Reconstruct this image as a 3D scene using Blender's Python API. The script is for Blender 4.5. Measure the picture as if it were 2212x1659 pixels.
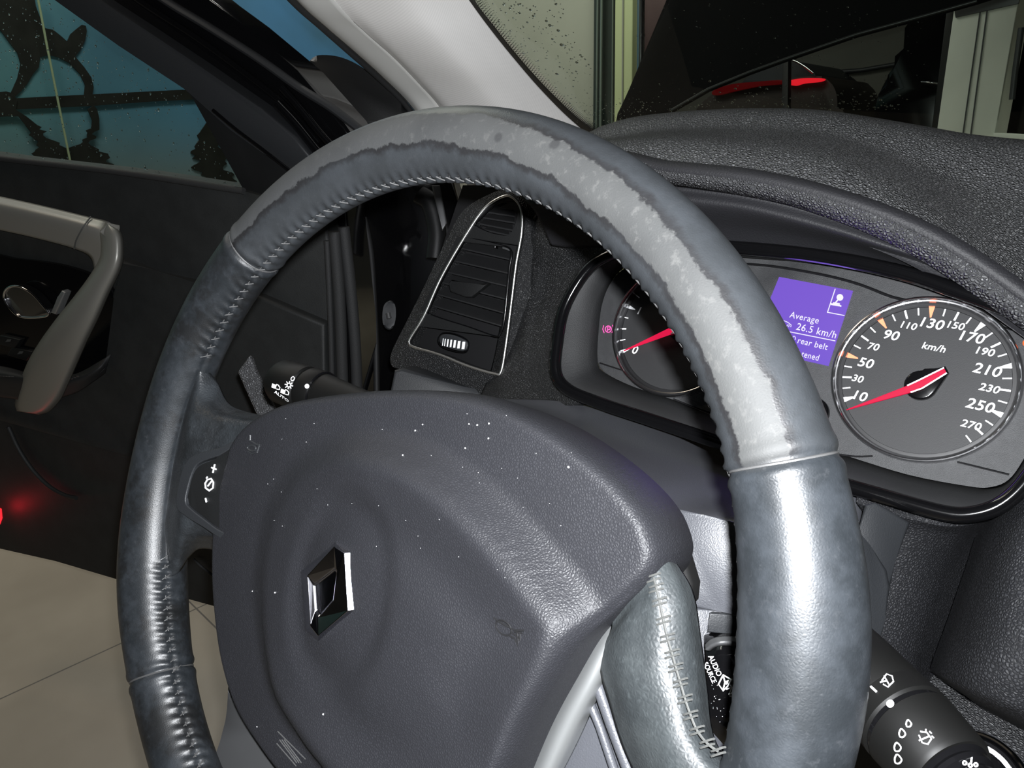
import bpy, bmesh, math, random
import numpy as np
from mathutils import Vector, Matrix
random.seed(7)
for _o in list(bpy.data.objects): bpy.data.objects.remove(_o)
SC = bpy.context.scene
COL = SC.collection
# ---------------------------------------------------------------- camera
FOC = 1600.0; PCX, PCY = 1106.0, 829.5
HUB = np.array([0, 0, .95])                       # centre of the steering wheel, X forward, Y left, Z up
CAM = np.array([-.16952, -.20885, .17645]) + HUB
_F = [0.6372695945, -0.2550115149, 0.7272252685]
_L = [-0.7700963338, -0.2461996642, 0.5885043432]
_U = [0.0289672328, -0.9350694373, -0.3532789929]
MR = np.array([_F, _L, _U])
cd = bpy.data.cameras.new('camera'); cam = bpy.data.objects.new('camera', cd); COL.objects.link(cam)
cd.sensor_width = 36; cd.lens = FOC / 2212 * 36; cd.clip_start = .01; cd.clip_end = 60
_m = Matrix.Identity(4)
for i in range(3):
    _m[i][0] = MR[i][0]; _m[i][1] = -MR[i][1]; _m[i][2] = -MR[i][2]; _m[i][3] = CAM[i]
cam.matrix_world = _m
SC.camera = cam
# ---------------------------------------------------------------- light
SC.view_settings.view_transform = 'Standard'; SC.view_settings.look = 'None'
SC.view_settings.exposure = 0; SC.view_settings.gamma = 1
w = bpy.data.worlds.new('night'); SC.world = w; w.use_nodes = True
w.node_tree.nodes['Background'].inputs[0].default_value = (.5, .58, .7, 1)
w.node_tree.nodes['Background'].inputs[1].default_value = .004
def camoff(r, u, b=0):                            # offset from the lens: right, up, back (the phone's flash sits beside it)
    return CAM + MR @ np.array([r, -u, -b])
def lamp(name, kind, loc, power, col=(1, 1, 1), size=.01, look=None, sy=None, spot=None):
    d = bpy.data.lights.new(name, kind); d.energy = power; d.color = col
    if kind == 'AREA':
        d.size = size
        if sy: d.shape = 'RECTANGLE'; d.size_y = sy
    else: d.shadow_soft_size = size
    if spot: d.spot_size = spot; d.spot_blend = .6
    o = bpy.data.objects.new(name, d); COL.objects.link(o); o.location = loc
    if look is not None:
        o.rotation_euler = (Vector(look) - Vector(loc)).to_track_quat('-Z', 'Y').to_euler()
    return o
lamp('phone_flash', 'POINT', camoff(.007, .012, .004), 27, (.95, .97, 1), .004)
lamp('garage_lamp_left', 'AREA', (-.6, 1.9, 2.9), 6, (1, .86, .66), .6, (.2, 2.2, .8), .3)
lamp('mural_fill_light', 'AREA', (.8, 2.3, 3.1), 52, (1, .96, .9), 2.4, (.8, 2.97, 1.2), .3)  # unseen fill light, added only to brighten the mural
lamp('garage_lamp_front', 'AREA', (1.9, 1.3, 2.9), 5.2, (.97, 1, .92), .8, (2.7, 1.9, 1.3), .4).data.spread = 1.5
lamp('garage_lamp_hall', 'AREA', (2.6, -.9, 2.9), 17, (.97, 1, .9), .6, (3.3, -1.1, 1.2), .4).data.spread = 1.3
# ---------------------------------------------------------------- geometry helpers
A = np.array
def ray(x, y): return MR @ A([(x - PCX) / FOC, (y - PCY) / FOC, 1.0])
def at(x, y, t): return CAM + t * ray(x, y)
def pl(x, y, P, N):
    r = ray(x, y); return CAM + r * ((A(P) - CAM) @ A(N)) / (r @ A(N))
def dx(x, y, X): return pl(x, y, A([X, 0, 0]), A([1., 0, 0]))
T21 = math.radians(21)
WR = A([0, -1., 0]); WV = A([math.sin(T21), 0, math.cos(T21)]); WN = A([-math.cos(T21), 0, math.sin(T21)])
def wp(u, v, h=0): return HUB + u * WR + v * WV + h * WN
def pw(x, y, h=0): return pl(x, y, HUB + h * WN, WN)
def uv(x, y, h=0):
    p = pw(x, y, h) - HUB; return p @ WR, p @ WV
def cat(P, n, closed=False):
    P = [A(p, float) for p in P]; m = len(P)
    if m == 2 and not closed: return [P[0] + (P[1] - P[0]) * i / (n - 1) for i in range(n)]
    segs = m if closed else m - 1
    g = (lambda i: P[i % m]) if closed else (lambda i: P[i] if 0 <= i < m else (2 * P[0] - P[1] if i < 0 else 2 * P[-1] - P[-2]))
    out = []
    for k in range(n):
        s = k * segs / (n if closed else n - 1)
        i = min(int(s), segs - 1); t = s - i
        a, b, c, d = g(i - 1), g(i), g(i + 1), g(i + 2)
        out.append(.5 * (2 * b + (c - a) * t + (2 * a - 5 * b + 4 * c - d) * t * t + (3 * b - a - 3 * c + d) * t ** 3))
    return out
def worldloc(o):
    v = Vector((0, 0, 0))
    while o: v = v + Vector(o.location); o = o.parent
    return v
def link(name, me, mat, parent=None, origin=None):
    o = bpy.data.objects.new(name, me); COL.objects.link(o)
    if mat: me.materials.clear(); me.materials.append(mat)
    if parent:
        off = worldloc(parent); o.parent = parent
    else:
        off = Vector(tuple(origin)) if origin is not None else (sum((v.co for v in me.vertices), Vector()) / max(1, len(me.vertices)))
        o.location = off
    me.transform(Matrix.Translation(-off))
    return o
def finish(bm, name, mat, parent=None, smooth=True, ang=38, origin=None):
    bm.normal_update()
    if smooth:
        for f in bm.faces: f.smooth = True
        for e in bm.edges:
            if len(e.link_faces) == 2 and e.calc_face_angle(0) > math.radians(ang): e.smooth = False
    me = bpy.data.meshes.new(name); bm.to_mesh(me); bm.free()
    return link(name, me, mat, parent, origin)
def mod_bevel(o, wd, seg=3, ang=35):
    m = o.modifiers.new('bevel', 'BEVEL'); m.width = wd; m.segments = seg; m.limit_method = 'ANGLE'; m.angle_limit = math.radians(ang)
    return o
def patch(name, rows, mat, parent=None, nu=40, nv=24, thick=.004, fn=None, ang=50, uvs=None):
    """smooth sheet through rows of 3-D points, given thickness away from the viewer"""
    R = [cat(r, nu) for r in rows]
    C = [cat([R[j][i] for j in range(len(R))], nv) for i in range(nu)]
    bm = bmesh.new()
    V = [[bm.verts.new(C[i][j] if fn is None else fn(C[i][j], i / (nu - 1), j / (nv - 1))) for j in range(nv)] for i in range(nu)]
    for i in range(nu - 1):
        for j in range(nv - 1):
            try: bm.faces.new((V[i][j], V[i + 1][j], V[i + 1][j + 1], V[i][j + 1]))
            except ValueError: pass
    bm.normal_update()
    s = sum((f.normal.dot(Vector(CAM) - f.calc_center_median()) for f in bm.faces))
    if s < 0: bmesh.ops.reverse_faces(bm, faces=bm.faces)
    o = finish(bm, name, mat, parent, ang=ang)
    if thick:
        m = o.modifiers.new('solid', 'SOLIDIFY'); m.thickness = thick; m.offset = -1
    return o
def slab(name, pts, N, th, mat, parent=None, bev=0, seg=3, origin=None, smooth=True, holes=None):
    """flat outline given real thickness th along -N, rounded edges"""
    N = A(N, float); N = N / np.linalg.norm(N)
    pts = [A(p) for p in pts]
    c = sum(pts) / len(pts)
    ar = sum((np.cross(pts[i] - c, pts[(i + 1) % len(pts)] - c) for i in range(len(pts))))
    if ar @ N < 0: pts = pts[::-1]
    bm = bmesh.new()
    f = [bm.verts.new(p) for p in pts]; b = [bm.verts.new(p - N * th) for p in pts]
    n = len(pts)
    ff = bm.faces.new(f); bm.faces.new(b[::-1])
    for i in range(n): bm.faces.new((f[i], b[i], b[(i + 1) % n], f[(i + 1) % n]))
    if bev:
        bmesh.ops.bevel(bm, geom=[e for e in ff.edges], offset=bev, segments=seg, profile=.5, affect='EDGES', clamp_overlap=True)
    return finish(bm, name, mat, parent, smooth=smooth, ang=45, origin=origin)
def ringslab(name, outer, inner, N, th, mat, parent=None, bev=0):
    """frame between two outlines with the same number of points"""
    N = A(N, float); N /= np.linalg.norm(N); n = len(outer)
    bm = bmesh.new()
    a = [bm.verts.new(p) for p in outer]; b = [bm.verts.new(p) for p in inner]
    c = [bm.verts.new(A(p) - N * th) for p in outer]; d = [bm.verts.new(A(p) - N * th) for p in inner]
    for i in range(n):
        j = (i + 1) % n
        for q in ((a[i], a[j], b[j], b[i]), (b[i], b[j], d[j], d[i]), (c[j], c[i], d[i], d[j]), (a[j], a[i], c[i], c[j])): bm.faces.new(q)
    bmesh.ops.recalc_face_normals(bm, faces=bm.faces)
    o = finish(bm, name, mat, parent, ang=45)
    if bev: mod_bevel(o, bev)
    return o
def tube_bm(bm, pts, rad, ns=12, closed=False, flat=1.0, up=None, cap=True):
    pts = [A(p, float) for p in pts]; n = len(pts)
    if not hasattr(rad, '__len__'): rad = [rad] * n
    rings = []; prev = None
    for i in range(n):
        t = (pts[(i + 1) % n] - pts[i - 1]) if closed else (pts[min(i + 1, n - 1)] - pts[max(i - 1, 0)])
        t = t / (np.linalg.norm(t) + 1e-12)
        if up is not None: x = np.cross(t, up)
        elif prev is None:
            x = np.cross(t, [0, 0, 1.]) if abs(t[2]) < .9 else np.cross(t, [1., 0, 0])
        else: x = prev - (prev @ t) * t
        x = x / (np.linalg.norm(x) + 1e-12); prev = x; y = np.cross(t, x)
        rings.append([bm.verts.new(pts[i] + rad[i] * (math.cos(2 * math.pi * k / ns) * x + flat * math.sin(2 * math.pi * k / ns) * y)) for k in range(ns)])
    m = n if closed else n - 1
    for i in range(m):
        a, b = rings[i], rings[(i + 1) % n]
        for k in range(ns): bm.faces.new((a[k], a[(k + 1) % ns], b[(k + 1) % ns], b[k]))
    if not closed and cap: bm.faces.new(rings[0][::-1]); bm.faces.new(rings[-1])
def tube(name, pts, rad, mat, parent=None, ns=12, closed=False, n=None, flat=1.0, up=None, origin=None):
    if n:
        if hasattr(rad, '__len__'):
            rad = [float(q[0]) for q in cat([A([r]) for r in rad], n, closed)]
        pts = cat(pts, n, closed)
    bm = bmesh.new(); tube_bm(bm, pts, rad, ns, closed, flat, up)
    bmesh.ops.recalc_face_normals(bm, faces=bm.faces)
    return finish(bm, name, mat, parent, ang=50, origin=origin)
def lathe(name, P0, ax, prof, mat, parent=None, ns=40, origin=None):
    """prof: list of (distance along axis, radius)"""
    ax = A(ax, float); ax = ax / np.linalg.norm(ax); P0 = A(P0)
    x = np.cross(ax, [0, 0, 1.]) if abs(ax[2]) < .9 else np.cross(ax, [1., 0, 0]); x = x / np.linalg.norm(x); y = np.cross(ax, x)
    bm = bmesh.new(); R = []
    for s, r in prof: R.append([bm.verts.new(P0 + ax * s + r * (math.cos(2 * math.pi * k / ns) * x + math.sin(2 * math.pi * k / ns) * y)) for k in range(ns)])
    for a, b in zip(R, R[1:]):
        for k in range(ns): bm.faces.new((a[k], a[(k + 1) % ns], b[(k + 1) % ns], b[k]))
    bm.faces.new(R[0][::-1]); bm.faces.new(R[-1])
    bmesh.ops.recalc_face_normals(bm, faces=bm.faces)
    return finish(bm, name, mat, parent, ang=32, origin=origin)
def thing(name, label, cat_, loc, group=None):
    o = bpy.data.objects.new(name, None); COL.objects.link(o); o.location = tuple(loc); o.empty_display_size = .05
    o['label'] = label; o['category'] = cat_; o['kind'] = 'thing'
    if group: o['group'] = group
    return o
def tag(o, label, cat_=None, group=None, kind=None):
    if label: o['label'] = label
    if cat_: o['category'] = cat_
    if group: o['group'] = group
    if kind: o['kind'] = kind
    return o
# ---------------------------------------------------------------- materials
class NT:
    def __init__(s, name):
        s.m = bpy.data.materials.new(name); s.m.use_nodes = True; s.t = s.m.node_tree; s.n = s.t.nodes; s.l = s.t.links
        s.b = s.n['Principled BSDF']; s.out = s.n['Material Output']; s.tc = s.n.new('ShaderNodeTexCoord')
    def put(s, sock, v):
        if isinstance(v, bpy.types.NodeSocket): s.l.new(v, sock)
        elif isinstance(v, (tuple, list)): sock.default_value = tuple(v) + (1,) if len(v) == 3 and len(sock.default_value) == 4 else tuple(v)
        else: sock.default_value = v
    def noise(s, scale, detail=3, rough=.5, vec=None, dist=0):
        n = s.n.new('ShaderNodeTexNoise'); s.l.new(vec or s.tc.outputs['Object'], n.inputs['Vector'])
        n.inputs['Scale'].default_value = scale; n.inputs['Detail'].default_value = detail; n.inputs['Roughness'].default_value = rough; n.inputs['Distortion'].default_value = dist
        return n.outputs['Fac']
    def voro(s, scale, vec=None, feat='DISTANCE_TO_EDGE'):
        n = s.n.new('ShaderNodeTexVoronoi'); n.feature = feat; s.l.new(vec or s.tc.outputs['Object'], n.inputs['Vector']); n.inputs['Scale'].default_value = scale
        return n.outputs['Distance']
    def math(s, op, a, b=0, c=0):
        n = s.n.new('ShaderNodeMath'); n.operation = op
        for i, v in enumerate((a, b, c)): s.put(n.inputs[i], v)
        return n.outputs[0]
    def ss(s, v, lo, hi, a=0, b=1):
        n = s.n.new('ShaderNodeMapRange'); n.interpolation_type = 'SMOOTHSTEP'
        s.put(n.inputs[0], v); s.put(n.inputs[1], lo); s.put(n.inputs[2], hi); s.put(n.inputs[3], a); s.put(n.inputs[4], b)
        return n.outputs[0]
    def mix(s, f, a, b):
        n = s.n.new('ShaderNodeMix'); n.data_type = 'RGBA'; s.put(n.inputs[0], f); s.put(n.inputs[6], a); s.put(n.inputs[7], b)
        return n.outputs[2]
    def bump(s, h, strength=.3, dist=.001, prev=None):
        n = s.n.new('ShaderNodeBump'); n.inputs['Strength'].default_value = strength; n.inputs['Distance'].default_value = dist
        s.put(n.inputs['Height'], h)
        if prev: s.l.new(prev, n.inputs['Normal'])
        return n.outputs[0]
    def xyz(s, which='Object'):
        n = s.n.new('ShaderNodeSeparateXYZ'); s.l.new(s.tc.outputs[which], n.inputs[0]); return n.outputs
    def vm(s, vec, scale):
        n = s.n.new('ShaderNodeMapping'); s.l.new(vec, n.inputs[0]); n.inputs['Scale'].default_value = scale; return n.outputs[0]
def dk(c, f=.68): return tuple(x * f for x in c)
def plain(name, col, rough=.5, metal=0, spec=.5, var=.0, vs=30, bump=0, bs=400, coat=0):
    k = NT(name); b = k.b
    if metal < .5 and max(col) < .2: col = dk(col); spec *= .75
    b.inputs['Roughness'].default_value = rough; b.inputs['Metallic'].default_value = metal; b.inputs['Specular IOR Level'].default_value = spec
    if coat: b.inputs['Coat Weight'].default_value = coat; b.inputs['Coat Roughness'].default_value = .06
    if var:
        f = k.ss(k.noise(vs, 4, .6), .3, .7)
        k.put(b.inputs['Base Color'], k.mix(f, tuple(c * (1 - var) for c in col), tuple(min(1, c * (1 + var)) for c in col)))
    else: k.put(b.inputs['Base Color'], col)
    if bump: k.put(b.inputs['Normal'], k.bump(k.noise(bs, 2), bump, .0006))
    return k.m
def grain(name, col, rough=.5, scale=700, strength=.5, dist=.0008, spec=.5, var=.25, edge=.35, crease=.45, nw=.7):
    """moulded leather grain: cells with creases between"""
    k = NT(name); b = k.b; col = dk(col); spec *= .75
    d = k.voro(scale, k.tc.outputs['Object']); h = k.ss(d, 0, edge)
    n1 = k.noise(scale * .35, 3)
    hh = k.math('ADD', h, k.math('MULTIPLY', n1, nw))
    k.put(b.inputs['Normal'], k.bump(hh, strength, dist))
    base = k.mix(k.ss(k.noise(25, 4), .3, .7), tuple(c * (1 - var) for c in col), tuple(c * (1 + var) for c in col))
    k.put(b.inputs['Base Color'], k.mix(h, tuple(c * crease for c in col), base))
    b.inputs['Roughness'].default_value = rough; b.inputs['Specular IOR Level'].default_value = spec
    return k.m
def emit(name, col, strength):
    k = NT(name); k.put(k.b.inputs['Base Color'], tuple(c * .05 for c in col)); k.put(k.b.inputs['Emission Color'], col); k.b.inputs['Emission Strength'].default_value = strength; k.b.inputs['Specular IOR Level'].default_value = .08; k.b.inputs['Roughness'].default_value = .6
    return k.m
def thin_glass(name, tint=(1, 1, 1), refl=.04, rough=0.0):
    k = NT(name); k.n.remove(k.b)
    tr = k.n.new('ShaderNodeBsdfTransparent'); tr.inputs[0].default_value = tuple(tint) + (1,)
    gl = k.n.new('ShaderNodeBsdfGlossy'); gl.inputs['Roughness'].default_value = rough
    fr = k.n.new('ShaderNodeFresnel'); fr.inputs[0].default_value = 1.16
    mx = k.n.new('ShaderNodeMixShader'); ge = k.n.new('ShaderNodeNewGeometry'); k.l.new(k.math('MULTIPLY', fr.outputs[0], k.math('SUBTRACT', 1.0, ge.outputs['Backfacing'])), mx.inputs[0]); k.l.new(tr.outputs[0], mx.inputs[1]); k.l.new(gl.outputs[0], mx.inputs[2])
    k.l.new(mx.outputs[0], k.out.inputs[0]); return k.m
M = {}
M['black'] = plain('black plastic', (.010, .0105, .011), .45, bump=.15, bs=900)
M['black_soft'] = plain('soft black plastic', (.014, .0145, .0155), .62, bump=.3, bs=1500, var=.1)
M['gloss'] = plain('glossy black', (.004, .004, .0045), .12, spec=.5)
M['stalk'] = plain('stalk plastic', (.0045, .0045, .0043), .5, spec=.2)
M['darkgrey'] = plain('dark grey plastic', (.022, .024, .027), .5, bump=.2, bs=1400)
M['shroud'] = plain('column cover plastic', (.075, .078, .088), .40, bump=.25, bs=1600)
M['satin'] = plain('satin silver trim', (.34, .35, .35), .38, metal=.75)
M['satin_dark'] = plain('grey painted trim', (.10, .102, .105), .42, metal=.4)
M['chrome'] = plain('chrome', (.80, .80, .82), .08, metal=1)
M['chrome_dull'] = plain('brushed chrome', (.45, .45, .46), .22, metal=1)
M['badge'] = plain('badge chrome', (.42, .42, .46), .13, metal=1); M['rearblack'] = plain('dull black plastic', (.009, .009, .009), .7, spec=.15)
M['edging'] = plain('satin bright edging', (.85, .85, .83), .34, metal=1)
M['white'] = plain('white print', (.85, .86, .88), .6)
M['orange'] = plain('orange print', (.95, .22, .10), .6)
M['greyprint'] = plain('faint grey print', (.05, .05, .052), .6); M['moulded'] = plain('moulded dark mark', (.010, .010, .011), .7, spec=.2)
M['handle'] = plain('warm grey painted handle', (.21, .205, .185), .40, metal=.35)
M['panel'] = plain('instrument panel face', (.040, .041, .043), .55, bump=.4, bs=2500, var=.1, vs=200)
M['dial'] = plain('dial face', (.020, .0205, .022), .6, bump=.15, bs=2500)
M['darkline'] = plain('dark groove', (.006, .006, .007), .5)
M['pad'] = grain('airbag cover vinyl', (.022, .0225, .0265), .50, 1000, .24, .0006, .36, .12, crease=.8)
M['dash'] = grain('dashboard vinyl', (.125, .127, .133), .5, 560, .9, .0014, .5, .15, nw=.35)
M['dash_dark'] = grain('dark dashboard vinyl', (.034, .035, .037), .55, 600, .8, .0010, .45, .15)
M['dash_smooth'] = plain('dash lower hood vinyl', (.018, .018, .021), .6, bump=.5, bs=900)
M['knee'] = grain('knee panel vinyl', (.030, .031, .035), .55, 640, .5, .0009, .3, .15)
M['doorskin'] = plain('door trim plastic', (.020, .0215, .0215), .62, bump=.35, bs=700, var=.15)
M['doorpaint'] = plain('black body paint', (.004, .004, .0045), .1, coat=1)
M['rubber'] = plain('rubber seal', (.03, .031, .032), .7, bump=.6, bs=900)
M['bonnet'] = plain('dusty black paint', (.004, .004, .0045), .7, spec=.04)
M['needle'] = emit('lit red needle', (1, .015, .09), .75)
M['redlamp'] = emit('red lamp', (1, .02, .03), 1.6)
M['warn'] = emit('lit warning icon', (1, .10, .45), 1.6)
M['warnorange'] = emit('lit orange icon', (1, .12, .02), 1.5)
M['lcdwhite'] = emit('display characters', (.86, .84, 1), 1.0)
def mat_lcd():
    k = NT('violet display'); x = k.noise(14, 2)
    c = k.mix(k.ss(x, .35, .65), (.105, .055, .50), (.15, .075, .52))
    k.put(k.b.inputs['Base Color'], (.02, .01, .05)); k.put(k.b.inputs['Emission Color'], c); k.b.inputs['Emission Strength'].default_value = 1.0
    k.b.inputs['Roughness'].default_value = .3
    return k.m
M['lcd'] = mat_lcd()
def mat_pillar():
    k = NT('pale woven pillar cloth')
    mp = k.vm(k.tc.outputs['Object'], (1, 1, 1))
    wv = k.n.new('ShaderNodeTexWave'); wv.bands_direction = 'X'; wv.inputs['Scale'].default_value = 105; wv.inputs['Distortion'].default_value = .4; k.l.new(mp, wv.inputs['Vector'])
    k.put(k.b.inputs['Base Color'], k.mix(wv.outputs['Fac'], (.88, .865, .84), (.95, .935, .91)))
    k.put(k.b.inputs['Normal'], k.bump(wv.outputs['Fac'], .12, .0004)); k.b.inputs['Roughness'].default_value = .85
    return k.m
M['pillar'] = mat_pillar()
M['pillar_edge'] = plain('pale plastic edge', (.72, .72, .69), .7)
def mat_rim():
    """black leather, worn pale and grey where hands rub between the upper seams; UV.x = angle round the wheel, UV.y = angle round the tube"""
    k = NT('worn steering wheel leather'); b = k.b; b.inputs['Specular IOR Level'].default_value = .38
    u = k.n.new('ShaderNodeSeparateXYZ'); k.l.new(k.tc.outputs['UV'], u.inputs[0])
    th, ph = u.outputs[0], u.outputs[1]
    nz = k.noise(70, 5, .65); nb = k.noise(260, 4, .7); nl = k.noise(18, 3)
    ph2 = k.math('ADD', ph, k.math('MULTIPLY', k.math('SUBTRACT', nz, .5), .075))
    ph2 = k.math('ADD', ph2, k.math('MULTIPLY', k.math('SUBTRACT', nb, .5), .04))
    top = k.math('MULTIPLY', k.ss(th, -.142, -.137), k.ss(th, .168, .163))           # between the two upper seams (turns)
    lo = k.ss(th, -.10, .10, .14, .19)
    hi = k.ss(th, -.10, .10, .27, .315)
    band = k.math('MULTIPLY', k.ss(ph2, k.math('SUBTRACT', lo, .012), lo), k.ss(ph2, k.math('ADD', hi, .010), hi))
    edge = k.math('MULTIPLY', k.ss(ph2, k.math('SUBTRACT', lo, .045), k.math('SUBTRACT', lo, .012)), k.ss(ph2, k.math('ADD', hi, .045), k.math('ADD', hi, .012)))
    fade = k.ss(th, -.13, .08, .25, 1)
    base = k.mix(k.ss(nz, .35, .68), (0.0102, 0.0119, 0.0136), (0.0190, 0.0218, 0.0252))
    base = k.mix(k.math('MULTIPLY', k.ss(nb, .55, .75), .5), base, (.030, .032, .035))
    worn = k.mix(k.ss(nl, .3, .65), (.0200, .0208, .0210), (.0340, .0350, .0345))
    worn = k.mix(k.math('MULTIPLY', k.ss(nb, .52, .7), .6), worn, (.056, .056, .054))
    worn = k.mix(fade, (0.0286, 0.0299, 0.0313), worn)
    base = k.mix(k.math('MULTIPLY', top, .45), base, (.0270, .0290, .0310))
    c = k.mix(k.math('MULTIPLY', k.math('MULTIPLY', edge, top), k.ss(nl, .3, .55, .45, 1)), base, (0.0109, 0.0109, 0.0116))
    c = k.mix(k.math('MULTIPLY', band, top), c, worn)
    spots = k.ss(k.voro(38, feat='F1'), .10, .055)
    c = k.mix(k.math('MULTIPLY', spots, .6), c, (.008, .008, .009))
    left = k.math('MULTIPLY', k.ss(th, -.10, -.18), k.ss(k.noise(34, 5, .7), .44, .60))
    c = k.mix(k.math('MULTIPLY', left, .8), c, (.006, .006, .006))
    k.put(b.inputs['Base Color'], c)
    r = k.math('ADD', k.math('MULTIPLY', k.math('MULTIPLY', band, top), .28), .36)
    k.put(b.inputs['Roughness'], k.math('ADD', r, k.math('MULTIPLY', nz, .1)))
    cell = k.ss(k.voro(1000), 0, .4)
    bmp = k.bump(k.math('ADD', k.math('MULTIPLY', cell, .5), nb), .09, .0005)
    k.put(b.inputs['Normal'], bmp)
    return k.m
M['rim'] = mat_rim()
def mat_leather(name, c0, c1, rough=.42, st=.25):
    k = NT(name); c0, c1 = dk(c0), dk(c1); k.b.inputs['Specular IOR Level'].default_value = .38; nz = k.noise(60, 5, .65); nb = k.noise(260, 4, .7)
    c = k.mix(k.ss(nz, .35, .68), c0, c1); c = k.mix(k.math('MULTIPLY', k.ss(nb, .55, .75), .4), c, tuple(x * 2 for x in c1))
    k.put(k.b.inputs['Base Color'], c); k.b.inputs['Roughness'].default_value = rough
    k.put(k.b.inputs['Normal'], k.bump(k.math('ADD', k.math('MULTIPLY', k.ss(k.voro(620), 0, .4), .5), nb), st, .0008)); return k.m
M['spoke'] = mat_leather('spoke leather', (.014, .0155, .017), (.029, .033, .037))
M['spoke_grey'] = mat_leather('spoke leather worn grey', (.024, .028, .030), (.042, .048, .050), .5, .2)
M['thread'] = plain('leather stitch', (.075, .075, .075), .45)
M['thread_pale'] = plain('pale dusty thread', (.085, .087, .083), .6)
# ================================================================ STEERING WHEEL
wheel = thing('steering_wheel', 'black leather steering wheel worn grey along the top, diamond badge on its hub', 'steering wheel', HUB)
R0 = .172; D = math.radians
def rimr(th):                                       # tube radius, thicker at the thumb grips
    d = math.degrees(th)
    return .0150 + .0026 * math.exp(-((d - 76) / 15) ** 2) + .0026 * math.exp(-((d + 116) / 17) ** 2)
def rimpt(th, ph, extra=0):
    rad = math.sin(th) * WR + math.cos(th) * WV
    return HUB + R0 * rad + (rimr(th) + extra) * (math.cos(ph) * rad + math.sin(ph) * WN)
SEAMS = [D(-50), D(59.7), D(-133.3), D(143)]
NST = 184; PHS = D(173)
def build_rim():
    nt, npn = NST * 6, 80
    bm = bmesh.new(); uvl = bm.loops.layers.uv.new('UVMap'); V = []
    for i in range(nt):
        th = -math.pi + 2 * math.pi * i / nt; row = []
        sg = 0
        for sm in SEAMS:
            dd = (th - sm) * R0; sg -= .0009 * math.exp(-(dd / .0012) ** 2) - .0005 * math.exp(-((abs(dd) - .0035) / .002) ** 2)
        for j in range(npn):
            ph = 2 * math.pi * j / npn
            e = math.exp(-((ph - PHS) / .30) ** 2); q = (i % 6) / 6
            puck = (0 if -1.98 < th < -1.25 else .00085 if th < SEAMS[1] else .0002) * e * math.cos(2 * math.pi * q + (ph - PHS) * 5)
            crease = -.0011 * math.exp(-((ph - PHS) / .055) ** 2)
            row.append(bm.verts.new(rimpt(th, ph, sg + puck + crease)))
        V.append(row)
    for i in range(nt):
        for j in range(npn):
            a, b = i, (i + 1) % nt; c, d = j, (j + 1) % npn
            f = bm.faces.new((V[a][c], V[a][d], V[b][d], V[b][c]))
            t0, t1 = i / nt - .5, (i + 1) / nt - .5; p0, p1 = j / npn, (j + 1) / npn
            for lp, q in zip(f.loops, ((t0, p0), (t0, p1), (t1, p1), (t1, p0))): lp[uvl].uv = q
    bmesh.ops.recalc_face_normals(bm, faces=bm.faces)
    rim = finish(bm, 'rim', M['rim'], wheel, ang=80)
    bm = bmesh.new()
    for k in range(NST):
        th = -math.pi + 2 * math.pi * (k + .5) / NST
        if -1.95 < th < -1.27: continue
        s = .55 * 2 * math.pi / NST
        P = [rimpt(th + s * q * .9, PHS + q * .33 * (1 if k % 2 else .9), -.0001 - .0011 * (abs(q) > .9) - .0006 * (abs(q) < .1)) for q in (-1, -.6, -.1, .1, .6, 1)]
        tube_bm(bm, P, .00032, 6)
    P = [rimpt(-math.pi + 2 * math.pi * k / 260, PHS + .02 * math.sin(k * 1.7), -.0012) for k in range(260)]
    tube_bm(bm, P, .0003, 5, closed=True)
    st = finish(bm, 'stitching', M['thread'], wheel); tag(st, 'cross stitching along the inner side of the rim')
    for sm in SEAMS:
        tube('rim_seam', [rimpt(sm + .004 * math.sin(ph * 1.5), ph, -.0007) for ph in [2 * math.pi * k / 40 for k in range(40)]], .0005, M['thread'], wheel, 6, closed=True)
build_rim()
# ---- airbag cover
OUT = [(500, 985), (512, 950), (540, 915), (590, 882), (650, 862), (750, 847), (850, 840), (950, 843), (1050, 860), (1160, 905), (1255, 965), (1340, 1035),
       (1400, 1105), (1428, 1170), (1430, 1215), (1410, 1255), (1345, 1315), (1285, 1375), (1235, 1460), (1180, 1560), (1135, 1665), (1090, 1790), (990, 1880), (850, 1900), (720, 1810), (640, 1705), (575, 1620), (520, 1530), (488, 1430), (472, 1320), (467, 1210), (474, 1100)]
RIDGE = [(590, 1050), (640, 1000), (720, 975), (810, 985), (890, 1015), (980, 1080), (1070, 1170), (1150, 1265), (1205, 1345), (1200, 1420), (1165, 1500), (1120, 1590), (1060, 1720), (900, 1790), (760, 1740), (640, 1600), (560, 1480), (530, 1300), (545, 1150)]
out2 = [A(uv(x, y, 0.0)) for x, y in OUT]; ridge2 = [A(uv(x, y, .016)) for x, y in RIDGE]
outc = cat(out2, 200, True); ridc = A(cat(ridge2, 240, True))
def inside(p, poly):
    x, y = p; c = False; n = len(poly); j = n - 1
    for i in range(n):
        if (poly[i][1] > y) != (poly[j][1] > y) and x < (poly[j][0] - poly[i][0]) * (y - poly[i][1]) / (poly[j][1] - poly[i][1]) + poly[i][0]: c = not c
        j = i
    return c
PC = A(uv(720, 1290, .01))
emb_c = A(uv(706, 1278, .018))
outc_a = A(outc)
def smooth(x): x = max(0, min(1, x)); return x * x * (3 - 2 * x)
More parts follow.
